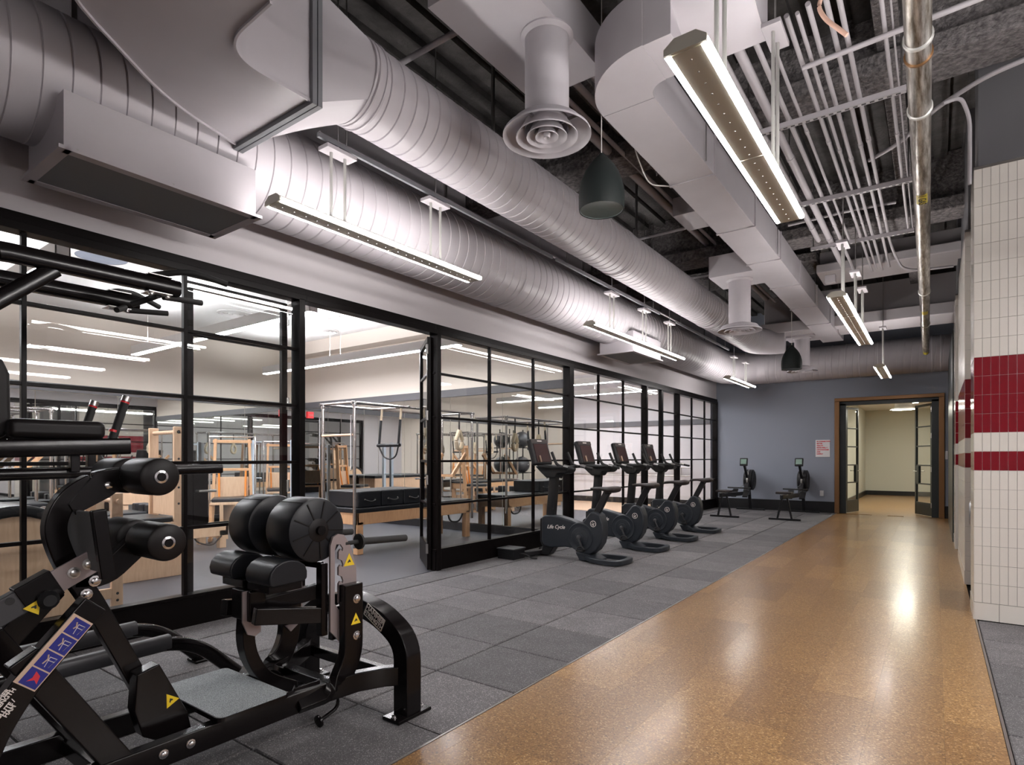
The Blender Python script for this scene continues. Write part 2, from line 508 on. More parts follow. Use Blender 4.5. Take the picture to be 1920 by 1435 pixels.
P3 = pier(.238, 1.0, 10.55, 11.4, 2)
dk = st(B().b2((.222, 11.4, 0), (.9, 15.0, 3.3)).build('wall_right', 'door_green_black'))
st(B().b2((.9, 6.6, 0), (1.0, 15.75, H0)).build('wall_right', 'wall_dark_grey'))

# ================================================================== GLAZING
def pane(root, a, b):
    return B().b2(a, b).build('pane', 'glass', root)
ROWS = [.24, .765, 1.272, 1.785, 2.30, 2.745]
def glazed(name, ys, posts, y0, y1):
    """fixed steel glazing in the plane X=-4.72; ys: mullions, posts: (y, width)"""
    root = struct(name, (-4.72, y0, 0))
    B().b2((-4.79, y0, 2.745), (-4.66, y1, 2.80)).b2((-4.775, y0, 2.80), (-4.675, y1, 2.862)).build('header', 'black_frame', root, .004)
    B().b2((-4.765, y0, 0), (-4.69, y1, .235)).build('plinth', 'black_frame', root, .003)
    B().b2((-4.775, y0, .225), (-4.68, y1, .247)).build('sill', 'black_frame', root, .003)
    for y, wd in posts: B().b2((-4.79, y-wd/2, 0), (-4.66, y+wd/2, 2.76)).build('post', 'black_frame', root, .004)
    for y in ys: B().b2((-4.740, y-.014, .24), (-4.696, y+.014, 2.75)).build('mullion', 'black_frame', root, .003)
    edges = sorted([y for y in ys]+[y for y, _ in posts])
    for z in ROWS[1:-1]: B().b2((-4.738, y0, z-.013), (-4.70, y1, z+.013)).build('glazing_bar', 'black_frame', root, .003)
    for a, b in zip(edges[:-1], edges[1:]):
        for z0, z1 in zip(ROWS[:-1], ROWS[1:]): pane(root, (-4.723, a+.004, z0+.002), (-4.717, b-.004, z1-.002))
    return root
glazed('window_1', [1.19, 2.18], [(.15, .1), (3.185, .06)], .1, 3.23)
glazed('window_2', [6.01, 7.035], [(5.0, .06), (8.06, .13)], 4.96, 8.14)
glazed('window_3', [9.06, 10.05, 13.84, 14.80], [(8.06, .02), (11.06, .06), (12.88, .06), (15.71, .09)], 8.14, 15.75)
B().b2((-4.79, 3.23, 2.745), (-4.66, 4.96, 2.80)).b2((-4.775, 3.23, 2.80), (-4.675, 4.96, 2.862)).build('door_head', 'black_frame', bpy.data.objects['window_1'], .004)
# extra stiles of the closed pair of doors in the last bay
B().b2((-4.76, 11.87, .24), (-4.685, 11.97, 2.75)).build('meeting_stile', 'black_frame', bpy.data.objects['window_3'], .004)
def leaf(name, hinge, free, rows, mt, plate, hside=1, zt=2.72):
    """glazed door leaf from its hinge to its free edge (floor points)"""
    h = V((*hinge, 0)); d = V((*free, 0))-h; L = d.length; d.normalize(); n = V((-d.y, d.x, 0))
    root = struct(name, h)
    R = Matrix((d, n, V((0, 0, 1)))).transposed()
    def bb(a, b, nm, m, bv=.003):
        a = V(a); b = V(b)
        return B().box(h+R @ ((a+b)/2), [abs(q) for q in (b-a)], R).build(nm, m, root, bv)
    bb((0, -.022, .012), (.055, .022, zt), 'stile', mt); bb((L-.055, -.022, .012), (L, .022, zt), 'stile', mt)
    bb((.05, -.022, zt-.055), (L-.05, .022, zt), 'top_rail', mt); bb((.05, -.02, .012), (L-.05, .02, plate), 'kick_plate', mt)
    for z in rows: bb((.05, -.016, z-.015), (L-.05, .016, z+.015), 'glazing_bar', mt)
    zz = [plate]+rows+[zt-.05]
    for a, b in zip(zz[:-1], zz[1:]): bb((.055, -.003, a+.014), (L-.055, .003, b-.014), 'pane', 'glass', 0)
    lk = bb((L-.17, -.026, rows[0]+.015), (L-.05, .026, rows[1]-.015), 'lock_box', mt)
    zc = rows[0]+.28
    for s in (-1, 1):
        p = h+R @ V((L-.075, s*.026, zc))
        B().tube([p, p+n*s*.055, p+n*s*.055-d*.13], .011, 8).build('lever_handle', 'steel', lk)
    hg = B()
    for z in (.2, 1.0, 1.75, zt-.2): hg.cyl(h+V((0, 0, z))+n*.024, h+V((0, 0, z+.11))+n*.024, .014, None, 8)
    hg.build('hinges', 'steel', root)
    return root
leaf('door_1', (-4.815, 3.12), (-4.815, 2.23), ROWS[1:-1], 'black_frame', .24)
leaf('door_1', (-4.76, 4.93), (-5.40, 5.45), ROWS[1:-1], 'black_frame', .30)
# double doors at the far end, both leaves swung into the hallway
fr = st(B().b2((-1.93, 15.70, 0), (-1.83, 15.92, 2.64)).b2((.07, 15.70, 0), (.17, 15.92, 2.64)).b2((-1.93, 15.70, 2.64), (.17, 15.92, 2.72)).build('door_2', 'bronze', None, .006))
B().b2((-1.83, 15.80, 0), (-1.70, 15.93, 2.60)).b2((-.06, 15.80, 0), (.07, 15.93, 2.60)).b2((-1.83, 15.80, 2.55), (.07, 15.93, 2.64)).build('inner_frame', 'door_green_black', fr, .004)
R2 = [.62, 1.02, 1.45, 1.88]
for hx, fx in ((-1.72, -1.53), (-.04, -.36)):
    leaf('door_2', (hx, 15.92), (fx, 16.56), [.72, 1.14, 1.58, 2.02], 'door_green_black', .30, 1, 2.53)
# poster, outlet, wall plates
pt = tag(B().b2((-2.337, 15.735, 1.333), (-2.028, 15.749, 1.743)).build('wall_poster', 'white_plastic', None, .002), 'white poster with lines of red lettering on the far wall left of the doorway', 'poster')
TX = ['IN CONNECTION', 'BETTER', 'HEALTH', 'MOVE WELL &', 'LIVE STRONGER', 'AND', 'HAPPILY']
for i, s in enumerate(TX):
    o = lettering('lettering', s, .036, (-2.312, 15.733, 1.705-.05*i), (1, 0, 0), (0, 0, 1), 'red_print', pt, 0, 'LEFT', .0008, .0022)
ou = tag(B().b2((-2.245, 15.738, .395), (-2.165, 15.75, .525)).build('power_outlet', 'white_plastic', None, .004), 'white double power outlet low on the blue-grey far wall', 'outlet')
for z in (.43, .488): B().b2((-2.222, 15.734, z-.02), (-2.188, 15.74, z+.02)).build('socket', 'white_plastic', ou, .005)
sw = tag(B().b2((.175, 15.735, 1.28), (.225, 15.75, 1.46)).build('wall_switch', 'white_plastic', None, .003), 'narrow white wall switch plate right of the far doorway', 'switch')
B().b2((.192, 15.728, 1.34), (.208, 15.74, 1.40)).build('toggle', 'white_plastic', sw)

# ================================================================== LIGHTS
def fixture(name, x, y0, y1, z, label, group, rods=(), canopy=3.5, sep=.146, lamp='tube_light'):
    """suspended linear fixture: body, two bare light tubes along its edges, rods and canopies"""
    t = thing(name, (x, (y0+y1)/2, z), label, 'ceiling light', group)
    h = sep/2
    prof = [(-h+.014, -.0135), (h-.014, -.0135), (h-.010, .020), (h-.03, .040), (-h+.03, .040), (-h+.010, .020)]
    n = max(1, round((y1-y0)/1.05)); step = (y1-y0)/n
    for i in range(n):
        a, b = y0+step*i+.004, y0+step*(i+1)-.004
        bd = B().prism([(x+u, a, z+v) for u, v in prof], (0, b-a, 0)).build('housing', 'fixture_body', t)
        d = B()
        for k in range(int((b-a)/.09)): d.lathe((x, a+.06+.09*k, z-.013), (0, 0, -1), [(.005, 0), (.004, .004)], 6)
        dd = d.build('rivets', 'steel', bd)
        for s in (-1, 1):
            B().cyl((x+s*h, a, z), (x+s*h, b, z), .0165, None, 10).build('light_tube', lamp, t)
    e = B()
    for yy in (y0-.012, y1):
        e.prism([(x-h-.012, yy, z-.012), (x-h-.012, yy, z+.014), (x-h+.03, yy, z+.045), (x+h-.03, yy, z+.045), (x+h+.012, yy, z+.014), (x+h+.012, yy, z-.012)], (0, .012, 0)); e.build('end_cap', 'fixture_body', t); e = B()
    for yr in rods:
        c = B().b2((x-.055, yr-.13, canopy-.03), (x+.055, yr+.13, canopy)).build('canopy', 'grey_paint', t, .004)
        for s in (-.06, .06):
            B().cyl((x, yr+s, z+.03), (x, yr+s, canopy-.02), .011, None, 8).build('rod', 'tin', t)
        B().cyl((x, yr, canopy), (x, yr, H0), .006, None, 6).build('threaded_rod', 'steel', t)
    return t
LG = 'tube lights over the exercise row'
fixture('linear_light', -3.505, 2.18, 4.24, 2.985, 'twin-tube light hanging before the big spiral duct beside the near air box', 'left row of twin-tube lights', (2.69, 3.71), 3.53)
fixture('linear_light', -3.505, 6.50, 9.70, 2.985, 'long twin-tube light hanging above the exercise bikes', 'left row of twin-tube lights', (7.12, 8.2, 9.22), 3.52)
fixture('linear_light', -3.505, 12.5, 14.5, 2.985, 'small twin-tube light under the far duct bend, farthest of the left row', 'left row of twin-tube lights', (13.0, 13.95), 3.5)
fixture('linear_light', -.787, 2.24, 4.26, 2.912, 'large twin-tube light seen from below at upper right, beside the square duct', 'right row of twin-tube lights', (2.7, 3.82), 3.9)
fixture('linear_light', -.787, 6.55, 9.55, 2.912, 'twin-tube light hanging over the middle of the cork walkway', 'right row of twin-tube lights', (7.05, 8.25, 9.1), 3.58)
fixture('linear_light', -.787, 12.05, 13.8, 2.912, 'small twin-tube light in front of the far doorway, farthest of the right row', 'right row of twin-tube lights', (12.9,), 3.75)
k = 0
for x, tx in ((1.27, 'nearest the walkway'), (3.12, 'in the middle of the gym side'), (4.9, 'by the outer gym wall')):
    for y0, ty in ((2.3, 'level with the leg machine'), (-2.2, 'behind the viewpoint')):
        if y0 < 0 and x < 2: continue
        fixture('linear_light', x, y0, y0+2.05, 2.95, 'twin-tube light %s, %s' % (tx, ty), 'twin-tube lights over the gym side', (y0+.5, y0+1.5), 4.2, .146, 'tube_light_gym')
0 and fixture('linear_light', -.787, -2.2, -.15, 2.95, 'twin-tube light over the walkway behind the viewpoint', 'right row of twin-tube lights', (-1.8, -.6), 4.2)
# studio pendants: slim white boxes glowing below and above
def pendant(x0, x1, y, z, label, cab):
    t = thing('linear_pendant', ((x0+x1)/2, y, z), label, 'pendant light', 'white box pendants in the studios')
    B().b2((x0, y-.055, z+.012), (x1, y-.045, z+.15)).b2((x0, y+.045, z+.012), (x1, y+.055, z+.15)).b2((x0, y-.055, z+.012), (x0+.01, y+.055, z+.15)).b2((x1-.01, y-.055, z+.012), (x1, y+.055, z+.15)).build('housing', 'studio_white', t)
    B().b2((x0+.008, y-.047, z+.005), (x1-.008, y+.047, z+.02)).build('lower_diffuser', 'studio_light', t)
    B().b2((x0+.012, y-.043, z+.12), (x1-.012, y+.043, z+.135)).build('upper_diffuser', 'studio_light', t)
    for c in cab:
        B().cyl((c, y, z+.14), (c, y, 3.85), .003, None, 6).build('cable', 'cable_white', t)
        B().cyl((c, y, 3.82), (c, y, 3.85), .03, None, 12).build('ceiling_cup', 'studio_white', t)
pendant(-11.0, -5.78, 6.65, 3.0, 'white box pendant nearest the mirrored end wall of the studio', (-10.4, -8.9, -8.6, -6.3))
pendant(-10.7, -5.86, 4.15, 3.0, 'white box pendant over the middle of the studio', (-10.2, -8.75, -6.4))
pendant(-10.9, -6.0, 1.78, 3.0, 'white box pendant at left whose square end shows through the first glass panel', (-10.2, -8.2, -6.6))
pendant(-10.9, -6.0, -.55, 3.0, 'white box pendant deepest behind the left edge of the view in the studio', (-10.2, -8.2, -6.6))
for i, (y, s) in enumerate(((9.6, 'nearest the dividing wall'), (11.9, 'in the middle'), (14.0, 'nearest the far wall'))):
    pendant(-9.4, -5.5, y, 3.0, 'white box pendant in the second studio %s' % s, (-9.0, -7.4, -5.9))
# hallway dome
t = thing('hall_dome_light', (-.65, 18.0, 2.62), 'white dish pendant glowing in the hallway beyond the double doors', 'pendant light')
B().lathe((-.65, 18.0, 2.55), (0, 0, 1), [(.30, 0), (.27, .03), (.20, .05), (.19, .16), (.17, .18)], 28, False).build('shade', 'studio_white', t)
B().lathe((-.65, 18.0, 2.553), (0, 0, 1), [(.27, 0), (.27, .006)], 28).build('diffuser', 'hall_light', t)
B().cyl((-.65, 18.0, 2.72), (-.65, 18.0, 3.0), .012, None, 8).build('stem', 'studio_white', t)
for x, y in ((.8, 20.5), (-.6, 21.5)):
    t = thing('recessed_light', (x, y, 2.98), 'flat round light in the hallway ceiling %s' % ('to the right' if x > 0 else 'to the left'), 'ceiling light')
    B().cyl((x, y, 2.985), (x, y, 3.0), .2, None, 24).build('diffuser', 'hall_light', t)
    B().lathe((x, y, 2.98), (0, 0, 1), [(.2, .0), (.23, 0), (.23, .02)], 24, False).build('trim_ring', 'studio_white', t)

# ================================================================== DUCTS
def spiral(bm_, p0, L, r, pitch, n=40, groove=.007):
    """helical lock-seam duct along +Y from p0"""
    p0 = V(p0); prof = [(0, r), (pitch-.016, r), (pitch-.009, r-groove), (pitch-.004, r+.002)]
    m = len(prof); turns = int(L/pitch); N = n*turns
    vs = []
    for mm_, (o, rr) in enumerate(prof):
        for s in range(N+n+1):
            a = 2*PI*s/n
            y = min(max(pitch*(s/n)-pitch+o, 0), L)
            vs.append(p0+V((rr*math.sin(a), y, rr*math.cos(a))))
    K = N+n+1; fs = []
    for s in range(N+n):
        for q in range(m-1): fs.append((q*K+s, q*K+s+1, (q+1)*K+s+1, (q+1)*K+s))
        if s+n+1 < K: fs.append(((m-1)*K+s, (m-1)*K+s+1, s+n+1, s+n))
    bm_.add(vs, fs)
def collar(bm_, c, ax, r, wd=.05): bm_.lathe(V(c)-V(ax).normalized()*wd/2, ax, [(r, 0), (r+.008, .004), (r+.008, wd-.004), (r, wd)], 40, False)
AX, AZ, AR = -4.20, 3.51, .38
t = thing('spiral_duct', (AX, 6, AZ), 'largest round spiral duct running above the glass wall and bending along the far wall', 'air duct')
b = B(); spiral(b, (AX, -3.0, AZ), 17.3, AR, .134, 44); b.build('long_run', 'duct_paint', t, sharp=50)
# bend of gored segments and the run along the far wall
FY = 15.2
b = B(); c0 = (AX+.9, 14.3)
for i in range(5):
    a0, a1 = 180-18*i, 180-18*(i+1)
    pth = arc(c0, .9, a0, a1, 1, 'xy', AZ)
    b.sweepp(pth, [(AR*math.cos(2*PI*j/40), AR*math.sin(2*PI*j/40)) for j in range(40)], V((0, 0, 1)), False)
b.build('bend', 'duct_paint', t, sharp=50)
b = B()
for i in range(6):
    a = math.radians(180-18*i); p = V((c0[0]+.9*math.cos(a), c0[1]+.9*math.sin(a), AZ))
    b = B(); collar(b, p, (math.sin(a), -math.cos(a), 0), AR-.002, .028); b.build('collar', 'duct_paint', t)
for x in (-3.05, -1.9, -1.62, -1.35, -1.0, -.05, .1):
    b = B(); collar(b, (x, FY, AZ), (1, 0, 0), AR-.002, .03); b.build('collar', 'duct_paint', t)
for y in (.55, 5.6, 10.7):
    b = B(); collar(b, (AX, y, AZ), (0, 1, 0), AR-.001, .05); b.build('collar', 'duct_paint', t)
b = B(); spiral(b, (0, 0, 0), 4.2, AR, .134, 44)
b.v = [V((AX+.9+q.y, FY, AZ+q.z))+V((0, q.x, 0)) for q in b.v]
b.build('far_run', 'duct_paint', t, sharp=50)
for y in (1.3, 4.6, 7.6, 10.6, 13.2):
    B().b2((AX-.012, y-.015, AZ+AR), (AX+.012, y+.015, H0)).build('hanger', 'steel', t)
# second spiral duct with its rectangular fittings
BX, BZ, BR = -3.10, 3.78, .27
t = thing('spiral_duct', (BX, 8, BZ), 'smaller round spiral duct mid-ceiling with a square elbow at its near end', 'air duct')
b = B(); spiral(b, (BX, 2.46, BZ), 10.3, BR, .113, 40); b.build('long_run', 'duct_paint', t, sharp=50)
for y in (2.47, 2.50, 2.56, 6.4, 9.9):
    b = B(); collar(b, (BX, y, BZ), (0, 1, 0), BR, .022 if y < 3 else .04); b.build('collar', 'duct_paint', t)
x0, x1, z0, z1, YF = -3.80, -2.98, 3.42, 4.12, 2.12
N = 48; va, vb = [], []
for i in range(N):
    a = 2*PI*i/N; c, s = math.cos(a), math.sin(a)
    k = 1/max(abs(c), abs(s))
    va.append(V(((x0+x1)/2+(x1-x0)/2*c*k, YF, (z0+z1)/2+(z1-z0)/2*s*k)))
    vb.append(V((BX+BR*c, 2.47, BZ+BR*s)))
B().add(va+vb, [(i, (i+1) % N, N+(i+1) % N, N+i) for i in range(N)]).build('square_to_round', 'duct_paint', t, sharp=50)
for yy in (YF-.035, YF+.002):
    b = B()
    b.b2((x0-.03, yy, z0-.03), (x1+.03, yy+.03, z0)).b2((x0-.03, yy, z1), (x1+.03, yy+.03, z1+.03)).b2((x0-.03, yy, z0), (x0, yy+.03, z1)).b2((x1, yy, z0), (x1+.03, yy+.03, z1))
    b.build('flange', 'dark_grille', t)
Ri, Ro = 1, 2
EL = {1: fillet([(-2.98, 2.10, 0), (-2.98, 1.55, 0), (-2.48, 1.53, 0)], .36, 14), 2: fillet([(-3.80, 2.10, 0), (-3.66, 1.60, 0), (-3.10, .86, 0), (-2.48, .72, 0)], .5, 6)}
def elb(r, z): return [V((p.x, p.y, z)) for p in EL[r]]
for nm, fs in (('elbow_floor', z0), ('elbow_roof', z1)):
    a, c = elb(Ri, fs), elb(Ro, fs)
    B().prism(a+c[::-1], (0, 0, .012)).build(nm, 'duct_paint', t)
for nm, r in (('elbow_inner_wall', Ri), ('elbow_outer_wall', Ro)):
    a = elb(r, z0-.01); K_ = len(a); B().add(a+[p+V((0, 0, z1-z0+.02)) for p in a], [(i, i+1, i+K_+1, i+K_) for i in range(K_-1)]).build(nm, 'duct_paint', t, sharp=20)
for r in (Ri, Ro): B().sweep(elb(r, z0-.004), .012, .02).build('standing_seam', 'duct_paint', t)
B().b2((-2.48, .72, z0), (-1.2, 1.53, z1)).build('cross_run', 'duct_paint', t)
pth = arc((BX+.55, 12.76), .55, 180, 90, 6, 'xy', BZ)
B().sweepp(pth, [(BR*math.cos(2*PI*j/36), BR*math.sin(2*PI*j/36)) for j in range(36)], V((0, 0, 1))).build('far_elbow', 'duct_paint', t, sharp=50)
for y in (4.0, 7.0, 10.0, 12.2): B().b2((BX-.01, y-.015, BZ+BR), (BX+.01, y+.015, H0)).build('hanger', 'steel', t)
# air boxes under the large duct
def airbox(y0, y1, label):
    a, c, z = -4.38, -3.80, 2.965
    t = thing('air_diffuser_box', ((a+c)/2, (y0+y1)/2, z), label, 'air vent', 'square air boxes under the large duct')
    B().b2((a, y0, z+.012), (c, y1, 3.30)).build('plenum', 'duct_paint', t, .003)
    B().b2((a-.03, y0-.03, z), (c+.03, y0+.03, z+.02)).b2((a-.03, y1-.03, z), (c+.03, y1+.03, z+.02)).b2((a-.03, y0, z), (a+.03, y1, z+.02)).b2((c-.03, y0, z), (c+.03, y1, z+.02)).build('grille_frame', 'duct_paint', t)
    B().b2((a+.03, y0+.03, z+.004), (c-.03, y1-.03, z+.014)).build('perforated_panel', 'dark_grille', t)
    sc = B()
    for f_ in (.05, .5, .95): sc.lathe((c+.031, y0+(y1-y0)*f_, z+.02), (1, 0, 0), [(.006, -.03), (.006, .0)], 6)
    sc.build('screws', 'steel', t)
airbox(1.13, 2.23, 'grey air box with dark grille at upper left under the large duct')
airbox(8.46, 9.58, 'small grey air box with dark grille above the bikes')
# rectangular duct
RX0, RX1, RZ0, RZ1 = -2.0, -1.6, 3.85, 4.2
t = thing('rectangular_duct', (-1.8, 9, RZ0), 'square-section sheet metal duct running to the far end beside the right lights', 'air duct')
ys = [3.92, 5.30, 6.75, 8.05, 9.4, 10.9, 12.4, 14.45]
for a, c in zip(ys[:-1], ys[1:]):
    s = B().b2((RX0, a+.006, RZ0), (RX1, c-.006, RZ1)).build('duct_section', 'duct_paint', t, .003)
for y in ys[1:-1]:
    b = B()
    b.b2((RX0-.012, y-.02, RZ0-.008), (RX1+.012, y+.014, RZ0+.004)).b2((RX1-.004, y-.02, RZ0), (RX1+.014, y+.02, RZ1)).b2((RX0-.012, y-.02, RZ0), (RX0+.004, y+.02, RZ1))
    for x in (RX0+.03, RX1-.03): b.b2((x-.03, y-.03, RZ0-.014), (x+.03, y-.004, RZ0-.004))
    b.build('joint_strip', 'duct_paint', t)
ci = (-1.46, 3.92)
oi_, oo = arc(ci, .14, 180, 270, 10, 'xy', RZ0), arc(ci, .54, 180, 270, 14, 'xy', RZ0)
B().prism(oi_+oo[::-1], (0, 0, RZ1-RZ0)).build('elbow', 'duct_paint', t, .002, sharp=30)
B().b2((-1.46, 3.385, RZ0), (-1.28, 3.775, RZ1)).build('duct_section', 'duct_paint', t, .003)
pf = [(3.20, 4.75)]+[(3.20+.62*(1-math.cos(math.radians(q))), 4.42-.52*math.sin(math.radians(q))) for q in range(0, 91, 10)]+[(3.86, 3.90), (3.86, 4.75)]
B().pyz(pf, -1.28, -.84).build('curved_boot', 'duct_paint', t, sharp=30)
B().b2((-1.32, 3.16, 4.72), (-.80, 3.9, 4.80)).build('boot_flange', 'dark_grille', t)
B().b2((-1.30, 3.17, 4.36), (-.82, 3.195, 4.44)).build('strut_rail', 'steel', t, .004)
B().b2((-2.62, 2.7, 4.18), (-2.0, 3.92, 4.5)).build('branch_box', 'duct_paint', t, .003)
B().b2((-2.60, 8.35, 3.86), (-2.0, 9.05, 4.16)).build('branch_box', 'duct_paint', t, .003)
B().b2((-2.60, 13.5, 3.86), (-2.0, 14.1, 4.16)).build('branch_box', 'duct_paint', t, .003)
for y in (5.0, 7.8, 10.6, 13.4):
    for x in (RX0-.02, RX1+.02): B().cyl((x, y, RZ0-.01), (x, y, H0), .005, None, 6).build('hanger_rod', 'steel', t)
# round ceiling diffusers
def diffuser(x, y, z, ztop, R, label):
    t = thing('round_diffuser', (x, y, z), label, 'air vent', 'round cone diffusers')
    B().lathe((x, y, z+.04), (0, 0, 1), [(R*.5, 0), (R*.5, ztop-z-.04)], 36, False).build('neck', 'duct_paint', t)
    b = B().lathe((x, y, ztop-.03), (0, 0, 1), [(R*.5+.002, 0), (R*.5+.03, .02), (R*.5+.03, .03)], 36, False); b.build('collar', 'duct_paint', t)
    B().lathe((x, y, z), (0, 0, 1), [(R*.80, .075), (R*.97, .012), (R, 0), (R, .012), (R*.98, .022), (R*.6, .085), (R*.5, .10)], 48, False).build('outer_cone', 'duct_paint', t)
    for r1, r2, nm in ((.70, .50, 'cone'), (.46, .30, 'cone'), (.26, .13, 'cone')):
        B().lathe((x, y, z-.012), (0, 0, 1), [(R*r2, .085), (R*(r1-.05), .02), (R*r1, .004), (R*r1, .012), (R*(r1-.05), .03), (R*r2+.01, .085)], 40, False).build(nm, 'duct_paint', t)
    B().lathe((x, y, z-.012), (0, 0, 1), [(.005, .02), (R*.07, .0), (R*.08, .03)], 20, False).build('screw_boss', 'duct_paint', t)
    b = B()
    for a in (0, PI/2): b.bar((x-R*.8*math.cos(a), y-R*.8*math.sin(a), z+.06), (x+R*.8*math.cos(a), y+R*.8*math.sin(a), z+.06), .012, .02)
    b.build('bracket', 'steel', t)
diffuser(-2.14, 3.36, 3.50, 4.18, .30, 'large round cone diffuser on a tall round neck, nearest in the ceiling')
diffuser(-2.27, 8.70, 3.13, 3.86, .30, 'middle round cone diffuser hanging under its square box')
diffuser(-2.30, 13.75, 3.16, 3.86, .30, 'far round cone diffuser in front of the cross duct')
# bell-shaped pendant speakers
def speaker(x, y, z, label, ztop):
    t = thing('pendant_speaker', (x, y, z), label, 'speaker', 'bell-shaped pendant speakers')
    B().lathe((x, y, z), (0, 0, 1), [(.160, .004), (.166, .0), (.170, .02), (.171, .10), (.166, .16), (.152, .22), (.128, .28), (.095, .335), (.058, .38), (.028, .41), (.012, .43)], 32, False).build('shell', 'speaker_green', t)
    B().lathe((x, y, z+.004), (0, 0, 1), [(.001, .012), (.10, .008), (.158, .004), (.16, .0)], 32, False).build('grille', 'speaker_lens', t)
    B().cyl((x, y, z+.42), (x, y, ztop), .0045, None, 6).build('cable', 'cable_white', t)
speaker(-2.03, 3.95, 3.17, 'dark bell-shaped speaker hanging beside the square duct, nearest', 5.0)
speaker(-2.06, 11.3, 2.88, 'dark bell-shaped speaker hanging near the far duct', 5.0)

# ================================================================== BEAMS, PIPES, CONDUITS
def beam(y0, y1, z0, zt, x0, x1, mt, fl_=.0):
    b = B()
    if fl_:
        ym = (y0+y1)/2
        b.b2((x0, y0, z0), (x1, y1, z0+fl_)).b2((x0, ym-.09, z0+fl_), (x1, ym+.09, zt))
    else: b.b2((x0, y0, z0), (x1, y1, zt))
    o = b.build('beam', mt, ceiling, .02); o['kind'] = 'structure'
beam(5.5, 5.95, 4.40, H0, -4.7, 6.2, 'fireproofing', .16)
beam(8.6, 9.05, 4.25, H0, -4.7, 2, 'fireproofing', .16)
beam(10.15, 10.95, 4.18, 4.6, -1.5, 2, 'wall_paint', .14)
beam(10.15, 10.95, 4.40, H0, -4.7, -1.5, 'fireproofing', .14)
beam(13.05, 14.05, 3.90, 4.75, -3.0, 2, 'wall_paint', .22)
beam(-.9, -.4, 4.3, H0, -4.7, 6.2, 'fireproofing', .16)
beam(2.3, 2.62, 4.72, H0, -1.1, 6.2, 'fireproofing')
# joists along the corridor
for x in (-4.5, -2.55, -.3, 1.9):
    b = B().b2((x-.08, -4.9, 4.62), (x+.08, 15.6, 4.66)).b2((x-.012, -4.9, 4.66), (x+.012, 15.6, H0))
    o = b.build('joist', 'fireproofing', ceiling); o['kind'] = 'structure'
# galvanised gas pipe
t = thing('gas_pipe', (-.08, 8, 3.41), 'galvanised gas pipe with yellow tags along the ceiling at right', 'pipe')
pa, pb = V((-.045, .3, 3.41)), V((-.145, 14.2, 3.41))
B().cyl(pa, pb, .057, None, 28).build('pipe', 'oiled_pipe', t)
dv = (pb-pa).normalized()
for y in (3.55, 4.28, 9.0, 11.2):
    b = B(); collar(b, pa+dv*(y-.3), dv, .058, .028); b.build('hanger_ring', 'tin', t)
b = B(); collar(b, pa+dv*3.4, dv, .057, .02); b.build('coupling', 'bronze', t)
for y in (3.35, 5.2, 9.0, 11.2, 13.2):
    p = pa+dv*(y-.3)
    B().cyl(p+V((0, 0, .05)), (p.x, p.y, H0), .007, None, 6).build('hanger_rod', 'steel', t)
for y, hh in ((5.55, .20), (10.0, .22), (13.9, .25)):
    p = pa+dv*(y-.3)
    pr = [V((.0585*math.sin(math.radians(q)), 0, -.0585*math.cos(math.radians(q)))) for q in range(-38, 39, 19)]
    tg = B().add([p+q for q in pr]+[p+q+dv*hh for q in pr], [(i, i+1, i+6, i+5) for i in range(4)]).build('label_tag', 'yellow_tag', t)
    if y < 6: lettering('lettering', '1 GAS', .075, p+dv*hh/2+V((0, 0, -.0592)), dv, (1, 0, 0), 'black_print', tg)
# conduits on trapeze struts
CZ = 4.07
for i, (y, xa, xb, s) in enumerate(((5.18, -1.31, -.17, 'nearest'), (6.90, -1.31, -.18, 'middle one'), (8.45, -1.31, -.2, 'farthest'))):
    t = thing('trapeze_strut', ((xa+xb)/2, y, CZ-.03), 'slotted steel strut carrying the pipe bundle, %s of the three' % s, 'strut', 'slotted struts under the pipe bundle')
    B().b2((xa, y-.021, CZ-.062), (xb, y+.021, CZ-.058)).b2((xa, y-.021, CZ-.062), (xb, y-.018, CZ-.02)).b2((xa, y+.018, CZ-.062), (xb, y+.021, CZ-.02)).build('channel', 'grey_paint', t)
    sl = B(); x = xa+.03
    while x < xb-.04: sl.b2((x, y-.008, CZ-.0635), (x+.03, y+.008, CZ-.0615)); x += .055
    sl.build('slots', 'black_print', t)
    for x in (xa+.03, xb-.03): B().cyl((x, y, CZ-.06), (x, y, H0), .006, None, 6).build('threaded_rod', 'steel', t)
rng = random.Random(3)
spec = [(-1.20, .030, 3.95, 8.3), (-1.08, .034, 3.93, 9.6), (-.965, .019, 3.95, 10.0), (-.875, .013, 3.94, 8.5), (-.75, .016, 3.95, 10.1), (-.69, .013, 3.96, 10.0), (-.625, .016, 3.92, 10.1), (-.53, .016, 3.93, 10.0), (-.465, .016, 3.96, 10.1), (-.26, .013, 1.4, 8.5), (-.215, .006, 1.4, 8.5)]
nth = ['first', 'second', 'third', 'fourth', 'fifth', 'sixth', 'seventh', 'eighth', 'ninth', 'tenth', 'last']
